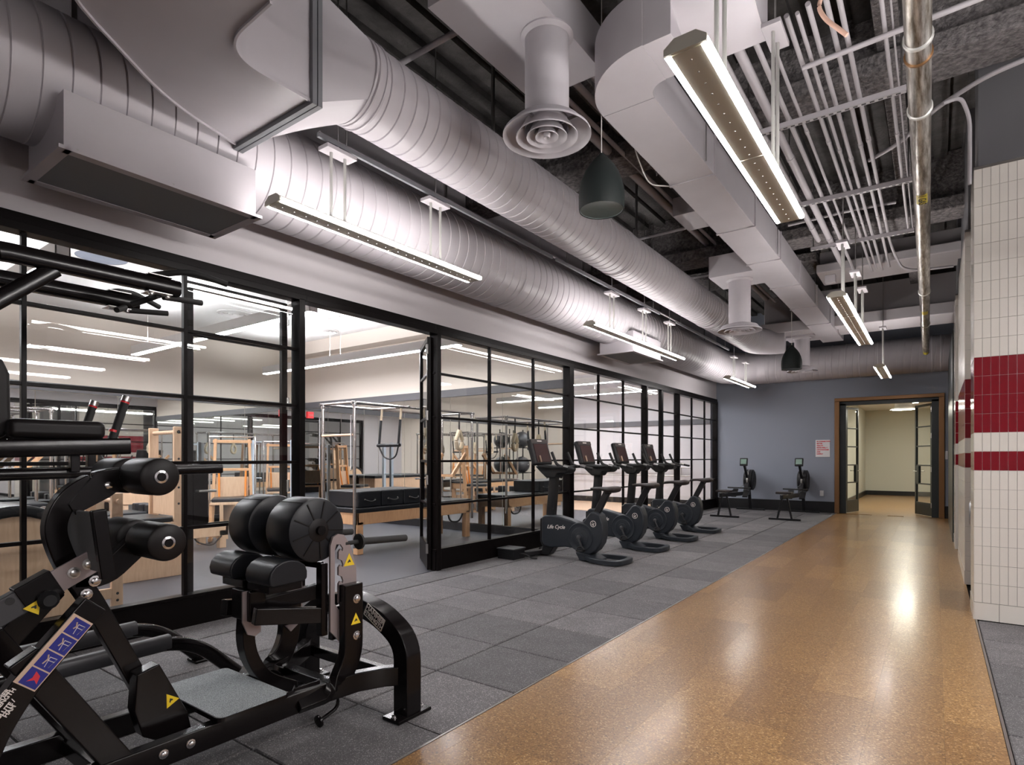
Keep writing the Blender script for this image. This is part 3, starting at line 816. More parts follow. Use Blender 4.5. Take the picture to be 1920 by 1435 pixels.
for i, (x, r, y0, y1) in enumerate(spec):
    t = thing('conduit', (x, y0, CZ-.02+r), 'grey painted %s in the overhead bundle, %s from the square duct side' % ('thick pipe' if r > .03 else 'thin wire' if r < .01 else 'conduit', nth[i]), 'pipe', 'overhead pipe bundle')
    zc = CZ-.02+r
    pth = [V((x, y0, zc)), V((x, y1, zc))]
    if i == 8: pth = [V((x, y0, zc)), V((x, 8.75, zc)), V((x+.02, 9.25, zc-.02)), V((x+.1, 9.55, zc-.18)), V((x+.3, 9.7, zc-.2)), V((.2, 9.75, zc-.2))]
    B().tube(fillet(pth, .12, 5), r, 10).build('tube', 'grey_paint', t)
    if r > .01:
        b = B()
        yy = y0+rng.uniform(1.2, 2.4)
        while yy < y1-.4:
            B().cyl((x, yy, zc), (x, yy+.06, zc), r+.004, None, 10).build('coupling', 'grey_paint', t); yy += rng.uniform(1.8, 2.8)
# crossing conduits and the lone bent ones
def pipe(name, pts, r, label, mt='grey_paint', cat='pipe', group=None, bend=.12):
    return tag(B().tube(fillet(pts, bend, 5), r, 10).build(name, mt), label, cat, group)
pipe('conduit', [(-1.45, 7.75, 4.15), (-.75, 7.7, 4.15), (-.35, 7.75, 4.15)], .016, 'short grey conduit crossing under the deck beside the third strut')
pipe('conduit', [(-.50, 6.4, 4.1), (-.25, 6.2, 4.1), (.01, 5.75, 4.1), (.31, 5.48, 4.1), (1.2, 5.2, 4.1)], .018, 'grey conduit slanting over the gas pipe toward the gym side')
pipe('conduit', [(-.74, 4.44, 4.0), (1.3, 4.3, 4.0)], .018, 'straight grey conduit crossing below the pipe bundle at upper right')
pipe('conduit', [(.05, 5.55, 4.02), (.16, 5.6, 4.06), (.22, 5.75, 3.95), (.22, 5.8, 3.45)], .014, 'thin conduit looping down beside the tiled pier', 'grey_paint', 'pipe', None, .09)
for i, (x, z, r, s) in enumerate(((-2.75, 4.50, .045, 'leftmost, thickest'), (-2.58, 4.42, .022, 'second'), (-2.46, 4.48, .03, 'third'), (-2.36, 4.55, .018, 'rightmost, thinnest'))):
    pipe('ceiling_pipe', [(x, -1, z), (x, 12.5, z)], r, 'dim grey pipe between the spiral duct and the square duct, %s' % s, 'grey_paint', 'pipe', 'dim pipes above the spiral duct')
for i, (y, s) in enumerate(((3.15, 'nearest'), (4.6, 'second'), (7.62, 'third'), (9.8, 'farthest'))):
    pipe('cross_pipe', [(-3.9, y, 4.36), (-2.68, y, 4.36)], .022, 'dim grey pipe crossing above the spiral duct, %s of four' % s, 'grey_paint', 'pipe', 'dim cross pipes above the spiral duct')
for y, s in ((2.52, 'near the first light'), (5.7, 'past the first light'), (9.5, 'above the bikes')):
    L_ = 3.1
    t = tag(B().b2((-3.52, y, 3.565), (-3.496, y+L_, 3.60)).build('strut_rail', 'dark_grille', None, .003), 'slotted steel rail carrying the left lights, %s' % s, 'strut', 'rails over the left lights')
    for yy in (y+.25, y+L_-.25): B().cyl((-3.51, yy, 3.56), (-3.51, yy, H0), .006, None, 6).build('threaded_rod', 'steel', t)
pipe('conduit', [(-3.60, 2.6, 3.66), (-3.60, 12.0, 3.66)], .014, 'thin grey conduit running beside the left light rails')
pipe('hanging_cable', [(-2.03, 5.35, 3.88), (-2.1, 5.0, 3.78), (-2.12, 4.75, 4.0), (-2.15, 4.55, 4.45)], .006, 'thin pale cable hanging beside the square duct', 'cable_white', 'cable')
pipe('hanging_rope', [(-.50, 3.75, 5.0), (-.50, 3.75, 4.2), (-.514, 3.75, 3.975), (-.545, 3.75, 3.905), (-.51, 3.75, 3.819), (-.45, 3.75, 3.744), (-.40, 3.75, 3.68)], .012, 'pink copper-coloured rope end dangling from the ceiling at upper right', 'copper_rope', 'rope', None, .05)
def jbox(p, s, label): tag(B().box(p, s).build('junction_box', 'grey_paint', None, .008), label, 'junction box', 'ceiling junction boxes')
jbox((-2.35, 7.0, 4.28), (.34, .55, .22), 'grey steel box among the dim pipes above the spiral duct')
jbox((-2.2, 6.35, 4.78), (.3, .3, .25), 'grey steel box nearest above the speaker')
jbox((-1.25, 9.75, 3.95), (.14, .1, .12), 'small grey box right of the square duct by the painted beam')

# ================================================================== GLUTE-HAM MACHINE
def sticker_tri(parent, c, nrm, up, s):
    n = V(nrm).normalized(); u = V(up); u = (u-n*u.dot(n)).normalized(); r = u.cross(n)
    c = V(c)
    t = [c+u*s*.58, c-u*s*.42+r*s*.52, c-u*s*.42-r*s*.52]
    o = B().prism([p for p in t], n*.0012).build('warning_sticker', 'yellow', parent)
    g = [c+u*s*.10+r*s*.02+n*.0013, c-u*s*.10+r*s*.16+n*.0013, c-u*s*.17+r*s*.10+n*.0013, c-u*s*.12+n*.0013, c-u*s*.22-r*s*.14+n*.0013, c-u*s*.12-r*s*.16+n*.0013]
    B().prism(g, n*.0006).build('pictogram', 'black_print', o)
    return o
def bolt(b, c, n, r=.013):
    n = V(n).normalized(); c = V(c)
    b.lathe(c, n, [(r*1.5, 0), (r*1.5, .003), (r, .004), (r, .012), (r*.6, .015)], 10)
XC = -2.60
g = thing('glute_ham_bench', (XC, 1.2, 0), 'black glute-ham bench with two big round pads and a grey platform in the foreground', 'exercise machine')
for s, nm in ((1, 'near'), (-1, 'far')):
    X = lambda d: XC+s*d
    rail = [(X(.20), -.35, .18), (X(.20), 1.55, .18), (X(.215), 1.72, .185), (X(.27), 1.90, .20), (X(.34), 2.02, .205), (X(.40), 2.085, .205)]
    r = B().sweep(rail, .055, .095).build('base_rail', 'powder_black', g, .006)
    bo = B()
    for y in (1.02, 1.12, -.05): bolt(bo, (X(.228), y, .185), (s, 0, 0), .012)
    bo.build('bolts', 'chrome', r)
    up = fillet([(X(.262), 1.872, .69), (X(.262), 1.872, .33), (X(.25), 1.79, .20), (X(.208), 1.60, .185)], .14, 6)
    u = B().sweep(up, .05, .11, (0, 1, .3)).build('upright', 'powder_black', g, .006)
    bo = B()
    for z in (.615, .435): bolt(bo, (X(.287), 1.885, z), (s, 0, 0), .015)
    bo.build('bolts', 'chrome', u)
    sticker_tri(u, (X(.2875), 1.88, .515), (s, 0, 0), (0, 0, 1), .055)
    # notched adjustment plate
    out = [(1.77, .47), (1.77, .885), (1.785, .925), (1.815, .938), (1.85, .93), (1.89, .87), (1.925, .76), (1.93, .55), (1.93, .42), (1.86, .37)]
    bm = bmesh.new(); x0 = X(.224)
    def loop(ps):
        vs = [bm.verts.new((x0, a, c)) for a, c in ps]
        for i in range(len(vs)): bm.edges.new((vs[i], vs[(i+1) % len(vs)]))
    loop(out)
    slot = [(1.795, .60), (1.795, .86), (1.805, .888), (1.83, .885), (1.845, .865), (1.842, .85), (1.828, .862), (1.818, .85), (1.818, .815), (1.838, .805), (1.846, .785), (1.842, .772), (1.828, .785), (1.818, .775), (1.818, .735), (1.838, .725), (1.846, .705), (1.842, .692), (1.828, .705), (1.818, .695), (1.818, .60), (1.85, .575), (1.85, .55), (1.83, .55)]
    loop(slot)
    bmesh.ops.triangle_fill(bm, use_beauty=True, edges=bm.edges[:])
    ret = bmesh.ops.extrude_face_region(bm, geom=bm.faces[:])
    bmesh.ops.translate(bm, vec=(s*.012, 0, 0), verts=[e for e in ret['geom'] if isinstance(e, bmesh.types.BMVert)])
    bmesh.ops.recalc_face_normals(bm, faces=bm.faces[:])
    me = bpy.data.meshes.new('notched_plate'); 
    for v in bm.verts: v.co -= g.location
    bm.to_mesh(me); bm.free(); me.materials.append(M['plate_grey'])
    pl = bpy.data.objects.new('notched_plate', me); COL.objects.link(pl); pl.parent = g
    sticker_tri(pl, (X(.2365), 1.88, .80), (s, 0, 0), (0, 0, 1), .062)
    B().b2((X(.17), 1.735, .45), (X(.215), 1.772, .80)).build('slider_post', 'powder_black', g, .004)
    B().b2((X(.19), 1.79, .42), (X(.222), 1.90, .58)).build('plate_backing', 'powder_black', g, .003)
    # leg arch, half on each side
    lg = fillet([(XC, 2.10, .52), (X(.06), 2.10, .515), (X(.23), 2.10, .482), (X(.42), 2.10, .375), (X(.42), 2.10, .012)], .17, 7)
    L = B().sweep(lg, .10, .10, (0, 1, 0)).build('leg', 'powder_black', g, .006)
    f = B().b2((X(.36), 1.985, 0), (X(.48), 2.215, .018)).build('foot_plate', 'powder_black', g, .004)
    bo = B()
    for y in (2.01, 2.19): bolt(bo, (X(.42), y, .018), (0, 0, 1), .012)
    bo.build('bolts', 'chrome', f)
    # pads
    x_in, x_out = (X(.015), X(.215)) if s > 0 else (X(.125), X(.325))
    yc, zc, R = 1.715, .965, .155
    ax = (1, 0, 0) if s > 0 else (-1, 0, 0)
    pd = B().lathe((x_in, yc, zc), ax, [(R*.88, 0), (R*.975, .006), (R, .018), (R, .182), (R*.975, .194), (R*.9, .200), (R*.34, .205), (R*.30, .200)], 48).build('hip_pad', 'vinyl_black', g)
    b = B()
    for k in range(9):
        a = 2*PI*k/9+.25
        for xx in (x_out+s*.0015, ):
            b.bar((xx+s*.003, yc+R*.36*math.sin(a), zc+R*.36*math.cos(a)), (xx, yc+R*.9*math.sin(a), zc+R*.9*math.cos(a)), .006, .006, (1, 0, 0))
    b.build('pleats', 'vinyl_dark', pd)
    b = B()
    for a in (1.05, 2.62, 4.7): b.bar((x_in+s*.01, yc-R*math.cos(a), zc+R*math.sin(a)), (x_in+s*.19, yc-R*math.cos(a), zc+R*math.sin(a)), .005, .004)
    b.build('seams', 'vinyl_dark', pd)
    B().lathe((x_out, yc, zc), ax, [(R*.36, -.004), (R*.36, .006), (R*.22, .012)], 24).build('hub', 'vinyl_dark', pd)
    # lower thigh pad: half-round cushion
    pf = [(1.455, .745), (1.45, .775), (1.458, .805), (1.48, .83), (1.515, .845), (1.555, .848), (1.60, .838), (1.632, .815), (1.645, .785), (1.645, .752), (1.63, .74), (1.47, .735)]
    B().pyz(pf, X(.035 if s > 0 else .09), X(.235 if s > 0 else .29)).build('thigh_pad', 'vinyl_black', g, .012, 3, 50)
    B().b2((X(.02), 1.47, .70), (X(.2), 1.64, .738)).build('pad_board', 'powder_black', g, .004)
    B().bar((X(.19), 1.75, .55), (X(.13), 1.44, .60), .045, .075).build('carriage_arm', 'powder_black', g, .005)
    B().bar((X(.19), 1.755, .79), (X(.0), 1.70, .80), .03, .03).build('pad_arm', 'powder_black', g, .004)
    # handle
    h = B().tube([(X(.228), 1.86, .885), (X(.228), 1.95, .885)], .011, 10).tube([(X(.228), 1.95, .885), (X(.228), 2.27, .868)], .0185, 14).build('handle', 'rubber_black', g)
    B().lathe((X(.228), 1.94, .885), (0, 1, 0), [(.012, 0), (.04, .004), (.04, .016), (.018, .022)], 20).build('grip_flange', 'rubber_black', h)
    # inclined frame legs under the foot rest
    lgp = fillet([(X(.20), .80, .80), (X(.20), .60, .575), (X(.20), .50, .40), (X(.20), .47, .16)], .2, 6)
    fl_ = B().sweep(lgp, .06, .085, (0, -1, .6)).build('front_leg', 'powder_black', g, .006)
    B().bar((X(.19), .60, .665), (X(.19), .90, .17), .06, .09, (0, 1, .5)).build('front_brace', 'powder_black', g, .006)
    if s > 0:
        d = (V((0, .80, .80))-V((0, .60, .575))).normalized(); n = V((1, 0, 0)); q = d.cross(n)
        A = V((XC+.2315, .75, .745))
        R3 = Matrix((q, n, d)).transposed()
        pc = B().box(A-d*.105, (.074, .002, .245), R3).build('instruction_placard', 'tan_print', fl_)
        for k in range(4):
            c = A+d*(.072-.0585*k)+q*.005 if 0 else A-d*(.017+.0595*k)+q*.005
            pn = B().box(c, (.058, .0032, .055), R3).build('panel', 'blue_print', pc)
            if k < 3:
                w_ = B(); e = n*.002
                a = [c+q*.014-d*.018, c+q*.018+d*.014, c-q*.004+d*.012, c+q*.002-d*.02]
                w_.tube([x+e for x in a], .0011, 5).tube([c+q*.018+d*.003+e, c-q*.008+d*.001+e], .0011, 5)
                w_.build('diagram', 'white_print', pn)
                B().tube([c-q*.014+d*.016+e, c-q*.006+d*.004+e, c-q*.01-d*(.006+.004*k)+e], .0022, 6).build('figure', 'tan_print', pn)
            else:
                B().prism([c+n*.002+q*x+d*y for x, y in ((-.008, .02), (.012, .012), (.02, -.012), (.006, -.004), (-.012, -.016), (-.004, 0))], n*.0006).build('figure', 'red_print', pn)
        for k, (s_, z_) in enumerate((('HAMMER', .031), ('STRENGTH', .018), ('GLUTE /', -.004), ('HAM', -.017))):
            lettering('lettering', s_, .0175, A-d*(.285 if k < 2 else .30)-q*z_, d, -q, 'white_print', fl_, 0, 'CENTER', .0006, .0006)
# arch badge
b = B(); d = V((.16, 0, -.085)).normalized(); n = V((0, -1, 0)); q = V((.085, 0, .16)).normalized()
C = V((XC+.228, 2.0485, .478))
lgn = [o for o in g.children if o.name.startswith('leg')][0]
bd = B()
for u in (-1, 1):
    bd.bar(C-d*.075+q*u*.034, C+d*.075+q*u*.034, .003, .003, (0, -1, 0)); bd.bar(C+d*.075*u-q*.034, C+d*.075*u+q*.034, .003, .003, (0, -1, 0))
bg = bd.build('badge', 'white_print', lgn)
lettering('lettering', 'HAMMER', .038, C+q*.0155+n*.001, d, q, 'white_print', bg, 0, 'CENTER', .0006, .0014)
lettering('lettering', 'STRENGTH', .031, C-q*.0155+n*.001, d, q, 'white_print', bg, 0, 'CENTER', .0006, .0014)
# cross pieces, pad axle, centre post
for a_, c_ in (((XC-.24, 1.80, .15), (XC+.24, 1.86, .20)), ((XC-.2, .82, .14), (XC+.2, .88, .20)), ((XC-.42, 2.08, .15), (XC+.42, 2.125, .21))): B().b2(a_, c_).build('cross_member', 'powder_black', g, .005)
B().cyl((XC-.335, 1.715, .965), (XC+.245, 1.715, .965), .022, None, 14).build('pad_axle', 'powder_black', g)
cp = fillet([(XC-.02, 1.50, .70), (XC-.02, 1.48, .42), (XC-.02, 1.56, .26), (XC-.02, 1.72, .17)], .2, 7)
B().sweep(cp, .07, .06, (0, 1, .2)).build('centre_post', 'powder_black', g, .005)
br = B().pyz([(1.43, .70), (1.43, .56), (1.455, .50), (1.49, .485), (1.52, .50), (1.52, .70)], XC+.045, XC+.055).build('bracket_plate', 'plate_grey', g, .002)
B().b2((XC-.08, 1.45, .56), (XC+.08, 1.53, .70)).build('carriage', 'powder_black', g, .006)
B().bar((XC+.05, 1.52, .62), (XC+.15, 1.76, .66), .05, .07).build('carriage_beam', 'powder_black', g, .005)
# platform
pp = []
for (x, y, a0) in ((XC+.265, 1.535, 0), (XC-.285, 1.535, 90), (XC-.285, 1.21, 180), (XC+.265, 1.21, 270)):
    sx = -1 if x > XC else 1; sy = -1 if y > 1.4 else 1
    pp += [(x+sx*.03+.03*math.cos(math.radians(a0+q)), y+sy*.03+.03*math.sin(math.radians(a0+q))) for q in (0, 22, 45, 68, 90)]
m = mat('platform_grip', (.21, .22, .23), .85); nt_ = m.node_tree
r_ = ramp(nt_, [(.35, (.13, .145, .15)), (.62, (.40, .43, .44))]); nt_.links.new(noise(nt_, 300, 2, pos(nt_)).outputs[0], r_.inputs[0]); setcol(m, r_.outputs[0])
bump(m, noise(nt_, 420, 2, pos(nt_)).outputs[0], .4, .002)
pb_ = B().pxy(pp, .238, .255).build('platform_board', 'powder_black', g)
B().pxy([((x-XC)*.985+XC, (y-1.375)*.98+1.375) for x, y in pp], .255, .259).build('grip_sheet', 'platform_grip', pb_)
# roller assembly
arm = fillet([(XC, 1.00, 1.24), (XC, .89, 1.235), (XC, .78, 1.17), (XC, .735, 1.06), (XC, .775, .92), (XC, .85, .79), (XC, 1.11, .21)], .14, 6)
ra = B().sweep(arm, .055, .07, (0, 1, .4)).build('roller_arm', 'powder_black', g, .006)
B().pyz([(.87, 1.26), (.98, 1.262), (.98, 1.215), (.91, 1.16), (.80, 1.10), (.78, 1.14)], XC+.028, XC+.036).build('gusset', 'powder_black', ra)
low = fillet([(XC, .80, .87), (XC, .90, .86), (XC, 1.0, .95), (XC, 1.04, .985)], .06, 4)
B().sweep(low, .055, .09, (0, 0, 1)).build('lower_arm', 'powder_black', ra, .006)
bo = B()
for y, z in ((.905, 1.205), (.862, .845), (.835, .80)): bolt(bo, (XC+.03, y, z), (1, 0, 0), .014)
bo.build('bolts', 'chrome', ra)
for yc, zc in ((1.014, 1.238), (1.04, .985)):
    ax_ = B().cyl((XC-.265, yc, zc), (XC+.215, yc, zc), .016, None, 14).build('roller_axle', 'powder_black', g)
    for s in (1, -1):
        a = (s, 0, 0)
        sx = XC+.01 if s > 0 else XC-.06
        ro = B().lathe((sx, yc, zc), a, [(.060, 0), (.070, .006), (.072, .014), (.072, .196), (.070, .204), (.062, .210), (.02, .211)], 36).build('foam_roller', 'vinyl_dark', g)
        B().lathe((sx+s*.209, yc, zc), a, [(.017, 0), (.0245, .002), (.0245, .006), (.0165, .008)], 20, False).build('chrome_ring', 'chrome', ro)
        B().lathe((sx+s*.2095, yc, zc), a, [(.0165, 0), (.015, .009), (.001, .009)], 16).build('axle_cap', 'powder_black', ro)
# foot rest: grey plate with side flanges, facing the rollers
fp = B().pyz([(.80, 1.115), (.815, 1.118), (.845, .90), (.83, .897)], XC-.21, XC+.21).build('foot_rest', 'foot_plate_grey', g, .004)
for s in (1, -1): B().pyz([(.785, 1.125), (.83, 1.13), (.86, .885), (.815, .88)], XC+s*.205, XC+s*.235).build('flange', 'powder_black', fp, .004)
# telescoping beam with pin holes
d = V((0, .80-.40, .905-.70)).normalized()
tb = B().sweep([(XC+.06, .10, .545), (XC+.06, .70, .855)], .045, .085, (0, -.46, .88)).build('telescoping_beam', 'plate_dark', g, .005)
hs = B()
for k in range(6):
    p = V((XC+.083, .655-.055*k, .856-.0284*k)); hs.cyl(p, p+V((.002, 0, 0)), .013, None, 14)
hs.build('pin_holes', 'black_print', tb)
sl = B().sweep([(XC+.06, .63, .82), (XC+.06, .73, .872)], .06, .10, (0, -.46, .88)).build('beam_sleeve', 'powder_black', g, .004)
sticker_tri(sl, (XC+.0915, .665, .80), (1, 0, 0), (0, .6, .9), .05)
ep = B().sweep([(XC+.075, .70, .855), (XC+.075, .85, .933)], .012, .085, (0, -.46, .88)).build('link_plate', 'plate_grey', g, .003)
bo = B()
for y, z in ((.78, .895), (.825, .92)): bolt(bo, (XC+.082, y, z), (1, 0, 0), .014)
bo.build('bolts', 'steel', ep)
B().lathe((XC+.075, .70, .815), (1, 0, 0), [(.012, 0), (.03, .01), (.033, .03), (.02, .045)], 14).build('pull_knob', 'plastic_black', sl)
# pivot bracket with warning sticker near the platform
pv = B().pyz([(.98, .47), (1.06, .49), (1.17, .26), (1.19, .16), (1.09, .16), (1.0, .22), (.97, .33)], XC+.03, XC+.10).build('pivot_bracket', 'powder_black', g, .006)
sticker_tri(pv, (XC+.1005, 1.10, .335), (1, 0, 0), (0, -.5, .9), .052)
# transport hooks under the rails
for s in (1, -1):
    B().tube(fillet([(XC+s*.175, 1.86, .16), (XC+s*.175, 1.86, .06), (XC+s*.175, 1.76, .032)], .03, 4), .009, 8).lathe((XC+s*.175, 1.755, .031), (0, -1, -.2), [(.010, 0), (.03, .002), (.03, .012), (.012, .016)], 14).build('transport_hook', 'powder_black', g)

# ================================================================== CHIN-UP AND DIP TOWER
tw = thing('dip_tower', (-3.63, 1.0, 0), 'black chin-up and dip tower with padded arms at the left edge behind the bench', 'exercise machine')
for s, X in ((1, -3.42), (-1, -3.85)):
    p = fillet([(X, -.55, .27), (X, 1.60, .295), (X, 1.88, .02)], .20, 8)
    bt = B().oval(p, .062, .075).build('base_tube', 'powder_black', tw)
    B().b2((X-.06, 1.82, 0), (X+.06, 1.98, .02)).build('foot_plate', 'powder_black', tw, .008, 3)
    B().oval([(X, .95, .288), (X, 1.50, .296)], .066, .085).build('step_sleeve', 'plate_dark', bt)
    ht = 2.235
    Xa = -3.38 if s > 0 else -3.90
    p = fillet([(X+s*.02, .48, .28), (X+s*.03, .62, 1.25), (Xa, .60, 1.9), (Xa, .66, ht), (Xa, 1.53, ht+.005)], .14, 7)
    B().oval(p[:3]+p[3:], .075, .085, (0, 1, .3)).build('upright', 'powder_black', tw)
    B().oval([(Xa, .62, 1.88), (Xa, .97, ht-.03)], .045, .075, (0, -.7, .7)).build('brace', 'powder_black', tw)
    # dip arm
    da = B().oval([(X, .58, 1.345), (X, 1.30, 1.372)], .055, .085, (0, 0, 1), 16, .35).build('dip_arm', 'powder_black', tw)
    B().b2((X-.045, .80, 1.402), (X+.045, 1.185, 1.492)).build('arm_pad', 'vinyl_dark', tw, .03, 4)
    hd = B().tube([(X, 1.225, 1.405), (X, 1.29, 1.625)], .020, 14).build('dip_grip', 'rubber_black', tw)
    dd = V((0, .065, .195)).normalized()
    B().cyl(V((X, 1.229, 1.442)), V((X, 1.229, 1.442))+dd*.012, .0212, None, 14).cyl(V((X, 1.28, 1.595)), V((X, 1.28, 1.595))+dd*.008, .0212, None, 14).build('red_ring', 'red_ring', hd)
    B().cyl(V((X, 1.283, 1.604)), V((X, 1.283, 1.604))+dd*.028, .0215, None, 14).build('end_sleeve', 'steel', hd)
    # pull-up grips bolted to the arm ends
    gp = B(); gp.tube(fillet([(Xa-.06, 1.38, ht+.045), (Xa, 1.42, ht+.06), (Xa+s*.1, 1.55, ht+.09), (Xa+s*.16, 1.72, ht+.05)], .05, 4), .016, 10).build('pull_up_grip', 'rubber_black', tw); gp = B()
    gp.tube([(Xa-s*.02, 1.46, ht-.05), (Xa-s*.05, 1.68, ht-.03)], .016, 10).build('pull_up_grip', 'rubber_black', tw); gp = B()
    gp.tube(fillet([(Xa, 1.43, ht-.05), (Xa-s*.10, 1.43, ht-.05), (Xa-s*.16, 1.36, ht-.09)], .03, 3), .016, 10)
    gp.build('pull_up_grip', 'rubber_black', tw)
    B().b2((Xa-.05, 1.36, ht+.042), (Xa+.05, 1.48, ht+.05)).build('mount_plate', 'steel', tw, .003)
    mp = B().b2((Xa-.05, 1.36, ht-.05), (Xa+.05, 1.48, ht-.042)).build('mount_plate', 'steel', tw, .003)
    bo = B()
    for y in (1.38, 1.46): bolt(bo, (Xa+.03, y, ht-.05), (0, 0, -1), .012)
    bo.build('bolts', 'steel', mp)
B().oval([(-3.50, .60, 1.228), (-3.50, 1.83, 1.245)], .05, .055).build('push_up_bar', 'powder_black', tw)
B().oval([(-3.77, .60, 1.228), (-3.77, 1.83, 1.245)], .05, .055).build('push_up_bar', 'powder_black', tw)
for x_, y_ in ((-3.80, 1.255), (-3.465, 1.075)): B().b2((x_-.02, y_-.02, 1.24), (x_+.02, y_+.02, 1.37)).build('spacer', 'powder_black', tw, .004)
for y_, z_ in ((.60, 1.0), (.66, 1.95), (.5, .30)): B().oval([(-3.9, y_, z_), (-3.37, y_, z_)], .075, .06).build('cross_tube', 'powder_black', tw)
B().pyz([(.72, 1.40), (.80, 1.40), (.83, 1.44), (.825, 1.70), (.80, 1.76), (.77, 1.78), (.72, 1.78)], -3.80, -3.45).build('back_pad', 'vinyl_dark', tw, .02, 3)

# ================================================================== EXERCISE BIKES
def bike():
    t = thing('exercise_bike', (-3.85, 0, 0), '', 'exercise bike', 'row of exercise bikes')
    ox = -3.85
    def P(pts): return [(ox+a, c) for a, c in pts]
    hull = [(-.40, .525), (-.355, .548), (-.25, .556), (-.14, .545), (.05, .505), (.16, .47), (.215, .485), (.27, .55), (.33, .625), (.40, .635), (.46, .60), (.50, .49), (.508, .36), (.48, .24), (.42, .15), (.34, .095), (.26, .085), (.18, .105), (.08, .15), (-.04, .155), (-.26, .125), (-.36, .15), (-.40, .20)]
    sh = B().pxz(P(hull), -.085, .085).build('shroud', 'plastic_graphite', t, .022, 3, 30)
    B().pxz(P([(-.43, .50), (-.345, .535), (-.335, .30), (-.31, .19), (-.25, .128), (-.39, .12), (-.43, .20)]), -.075, .075).build('nose_panel', 'plastic_black', t, .012)
    for s in (-1, 1):
        dsk = B().lathe((ox+.19, s*.082, .302), (0, s, 0), [(.185, 0), (.182, .012), (.172, .016), (.165, .012), (.12, .014), (.115, .020), (.06, .022), (.055, .03), (.001, .03)], 36, False).build('crank_cover', 'plastic_graphite', t)
        a = math.radians(-68 if s < 0 else 112)
        e = V((ox+.19+.165*math.cos(a), s*.135, .302+.165*math.sin(a)))
        ck = B().bar((ox+.19, s*.128, .302), e, .02, .03, (0, 1, 0)).lathe((ox+.19, s*.11, .302), (0, s, 0), [(.028, 0), (.03, .03), (.014, .036)], 14).build('crank', 'plate_dark', t, .003)
        pdl = B().box(e+V((0, s*.055, 0)), (.095, .085, .022)).build('pedal', 'plastic_black', t, .006)
        B().tube(arc((e.x, e.z), .05, 20, 160, 6, 'xz', e.y+s*.055), .009, 6).build('toe_strap', 'rubber_black', pdl)
    # front column up to the console
    B().sweepp([(ox-.30, 0, .50), (ox-.262, 0, .90), (ox-.250, 0, 1.06), (ox-.26, 0, 1.16)], [(-.045, -.055), (.045, -.055), (.055, 0), (.045, .055), (-.045, .055), (-.055, 0)], V((1, 0, 0))).build('front_column', 'plastic_black', t, .008)
    B().pxz(P([(-.50, 1.20), (-.40, 1.11), (-.32, 1.045), (-.18, 1.045), (-.14, 1.10), (-.02, 1.10), (.02, 1.135), (.03, 1.175), (-.10, 1.19), (-.38, 1.225)]), -.10, .10).build('console_neck', 'plastic_black', t, .02, 3)
    R = Matrix.Rotation(math.radians(-17), 3, 'Y')
    cc = V((ox-.485, 0, 1.385))
    co = B().box(cc, (.075, .43, .365), R).build('console', 'plastic_black', t, .03, 3)
    B().box(cc+R @ V((.040, 0, -.02)), (.006, .33, .255), R).build('screen', 'screen_dark', co, .004)
    B().box(cc+R @ V((.0395, 0, .145)), (.004, .40, .06), R).build('top_band', 'seat_brown_black', co, .003)
    B().box(cc+R @ V((.042, 0, .148)), (.002, .11, .014), R).build('logo_plate', 'white_print', co)
    B().box(cc+R @ V((.055, -.10, -.105)), (.02, .012, .09), R).build('phone_stop', 'tan_print', co, .003)
    # handlebars
    for s in (-1, 1):
        hb = B().tube(fillet([(ox-.40, s*.16, 1.20), (ox-.10, s*.20, 1.185), (ox+.03, s*.215, 1.20), (ox+.20, s*.235, 1.165)], .08, 4), .019, 10).build('handlebar', 'rubber_black', t)
        B().tube(fillet([(ox+.0, s*.20, 1.195), (ox-.09, s*.20, 1.22), (ox-.165, s*.20, 1.385)], .06, 4), .019, 10).build('upright_grip', 'rubber_black', t)
        B().tube([(ox+.03, s*.214, 1.205), (ox+.10, s*.222, 1.19)], .0215, 10).build('pulse_sensor', 'steel', hb)
    B().tube([(ox-.05, -.2, 1.19), (ox-.05, .2, 1.19)], .02, 10).build('crossbar', 'plastic_black', t)
    # seat on its post
    B().sweepp([(ox+.37, 0, .58), (ox+.53, 0, .885)], [(-.03, -.042), (.03, -.042), (.03, .042), (-.03, .042)], V((1, 0, 0))).build('seat_post', 'plastic_black', t, .01)
    n = 18; se = B()
    vs = []
    pr = [(.30, .022, .905, .93), (.36, .03, .90, .94), (.44, .042, .90, .945), (.52, .075, .885, .95), (.58, .115, .875, .957), (.63, .128, .875, .962), (.665, .115, .885, .958), (.685, .07, .90, .945)]
    for x, wd, zl, zh in pr:
        for k in range(n):
            a = 2*PI*k/n; c, s = math.cos(a), math.sin(a)
            vs.append((ox+x, wd*math.copysign(abs(c)**.7, c), (zl+zh)/2+(zh-zl)/2*math.copysign(abs(s)**.8, s)))
    m_ = len(pr)
    se.add(vs, [(j*n+k, j*n+(k+1) % n, (j+1)*n+(k+1) % n, (j+1)*n+k) for j in range(m_-1) for k in range(n)]+[tuple(range(n))[::-1], tuple(range((m_-1)*n, m_*n))])
    se.build('seat', 'seat_brown_black', t, sharp=60)
    B().lathe((ox+.54, 0, .86), (0, 0, 1), [(.04, 0), (.05, .04)], 14).build('seat_clamp', 'plastic_black', t)
    # floor frame
    lp = [(ox+.30, -.10, .05), (ox+.44, -.20, .045), (ox+.66, -.22, .04), (ox+.76, -.19, .04), (ox+.78, 0, .04), (ox+.76, .19, .04), (ox+.66, .22, .04), (ox+.44, .20, .045), (ox+.30, .10, .05)]
    B().sweep(fillet(lp, .06, 4), .07, .06).build('rear_stabiliser', 'plastic_graphite', t, .012, 2)
    B().pxz(P([(.14, .11), (.32, .10), (.46, .035), (.46, .012), (.20, .012)]), -.13, .13).build('rear_skirt', 'plastic_graphite', t, .01)
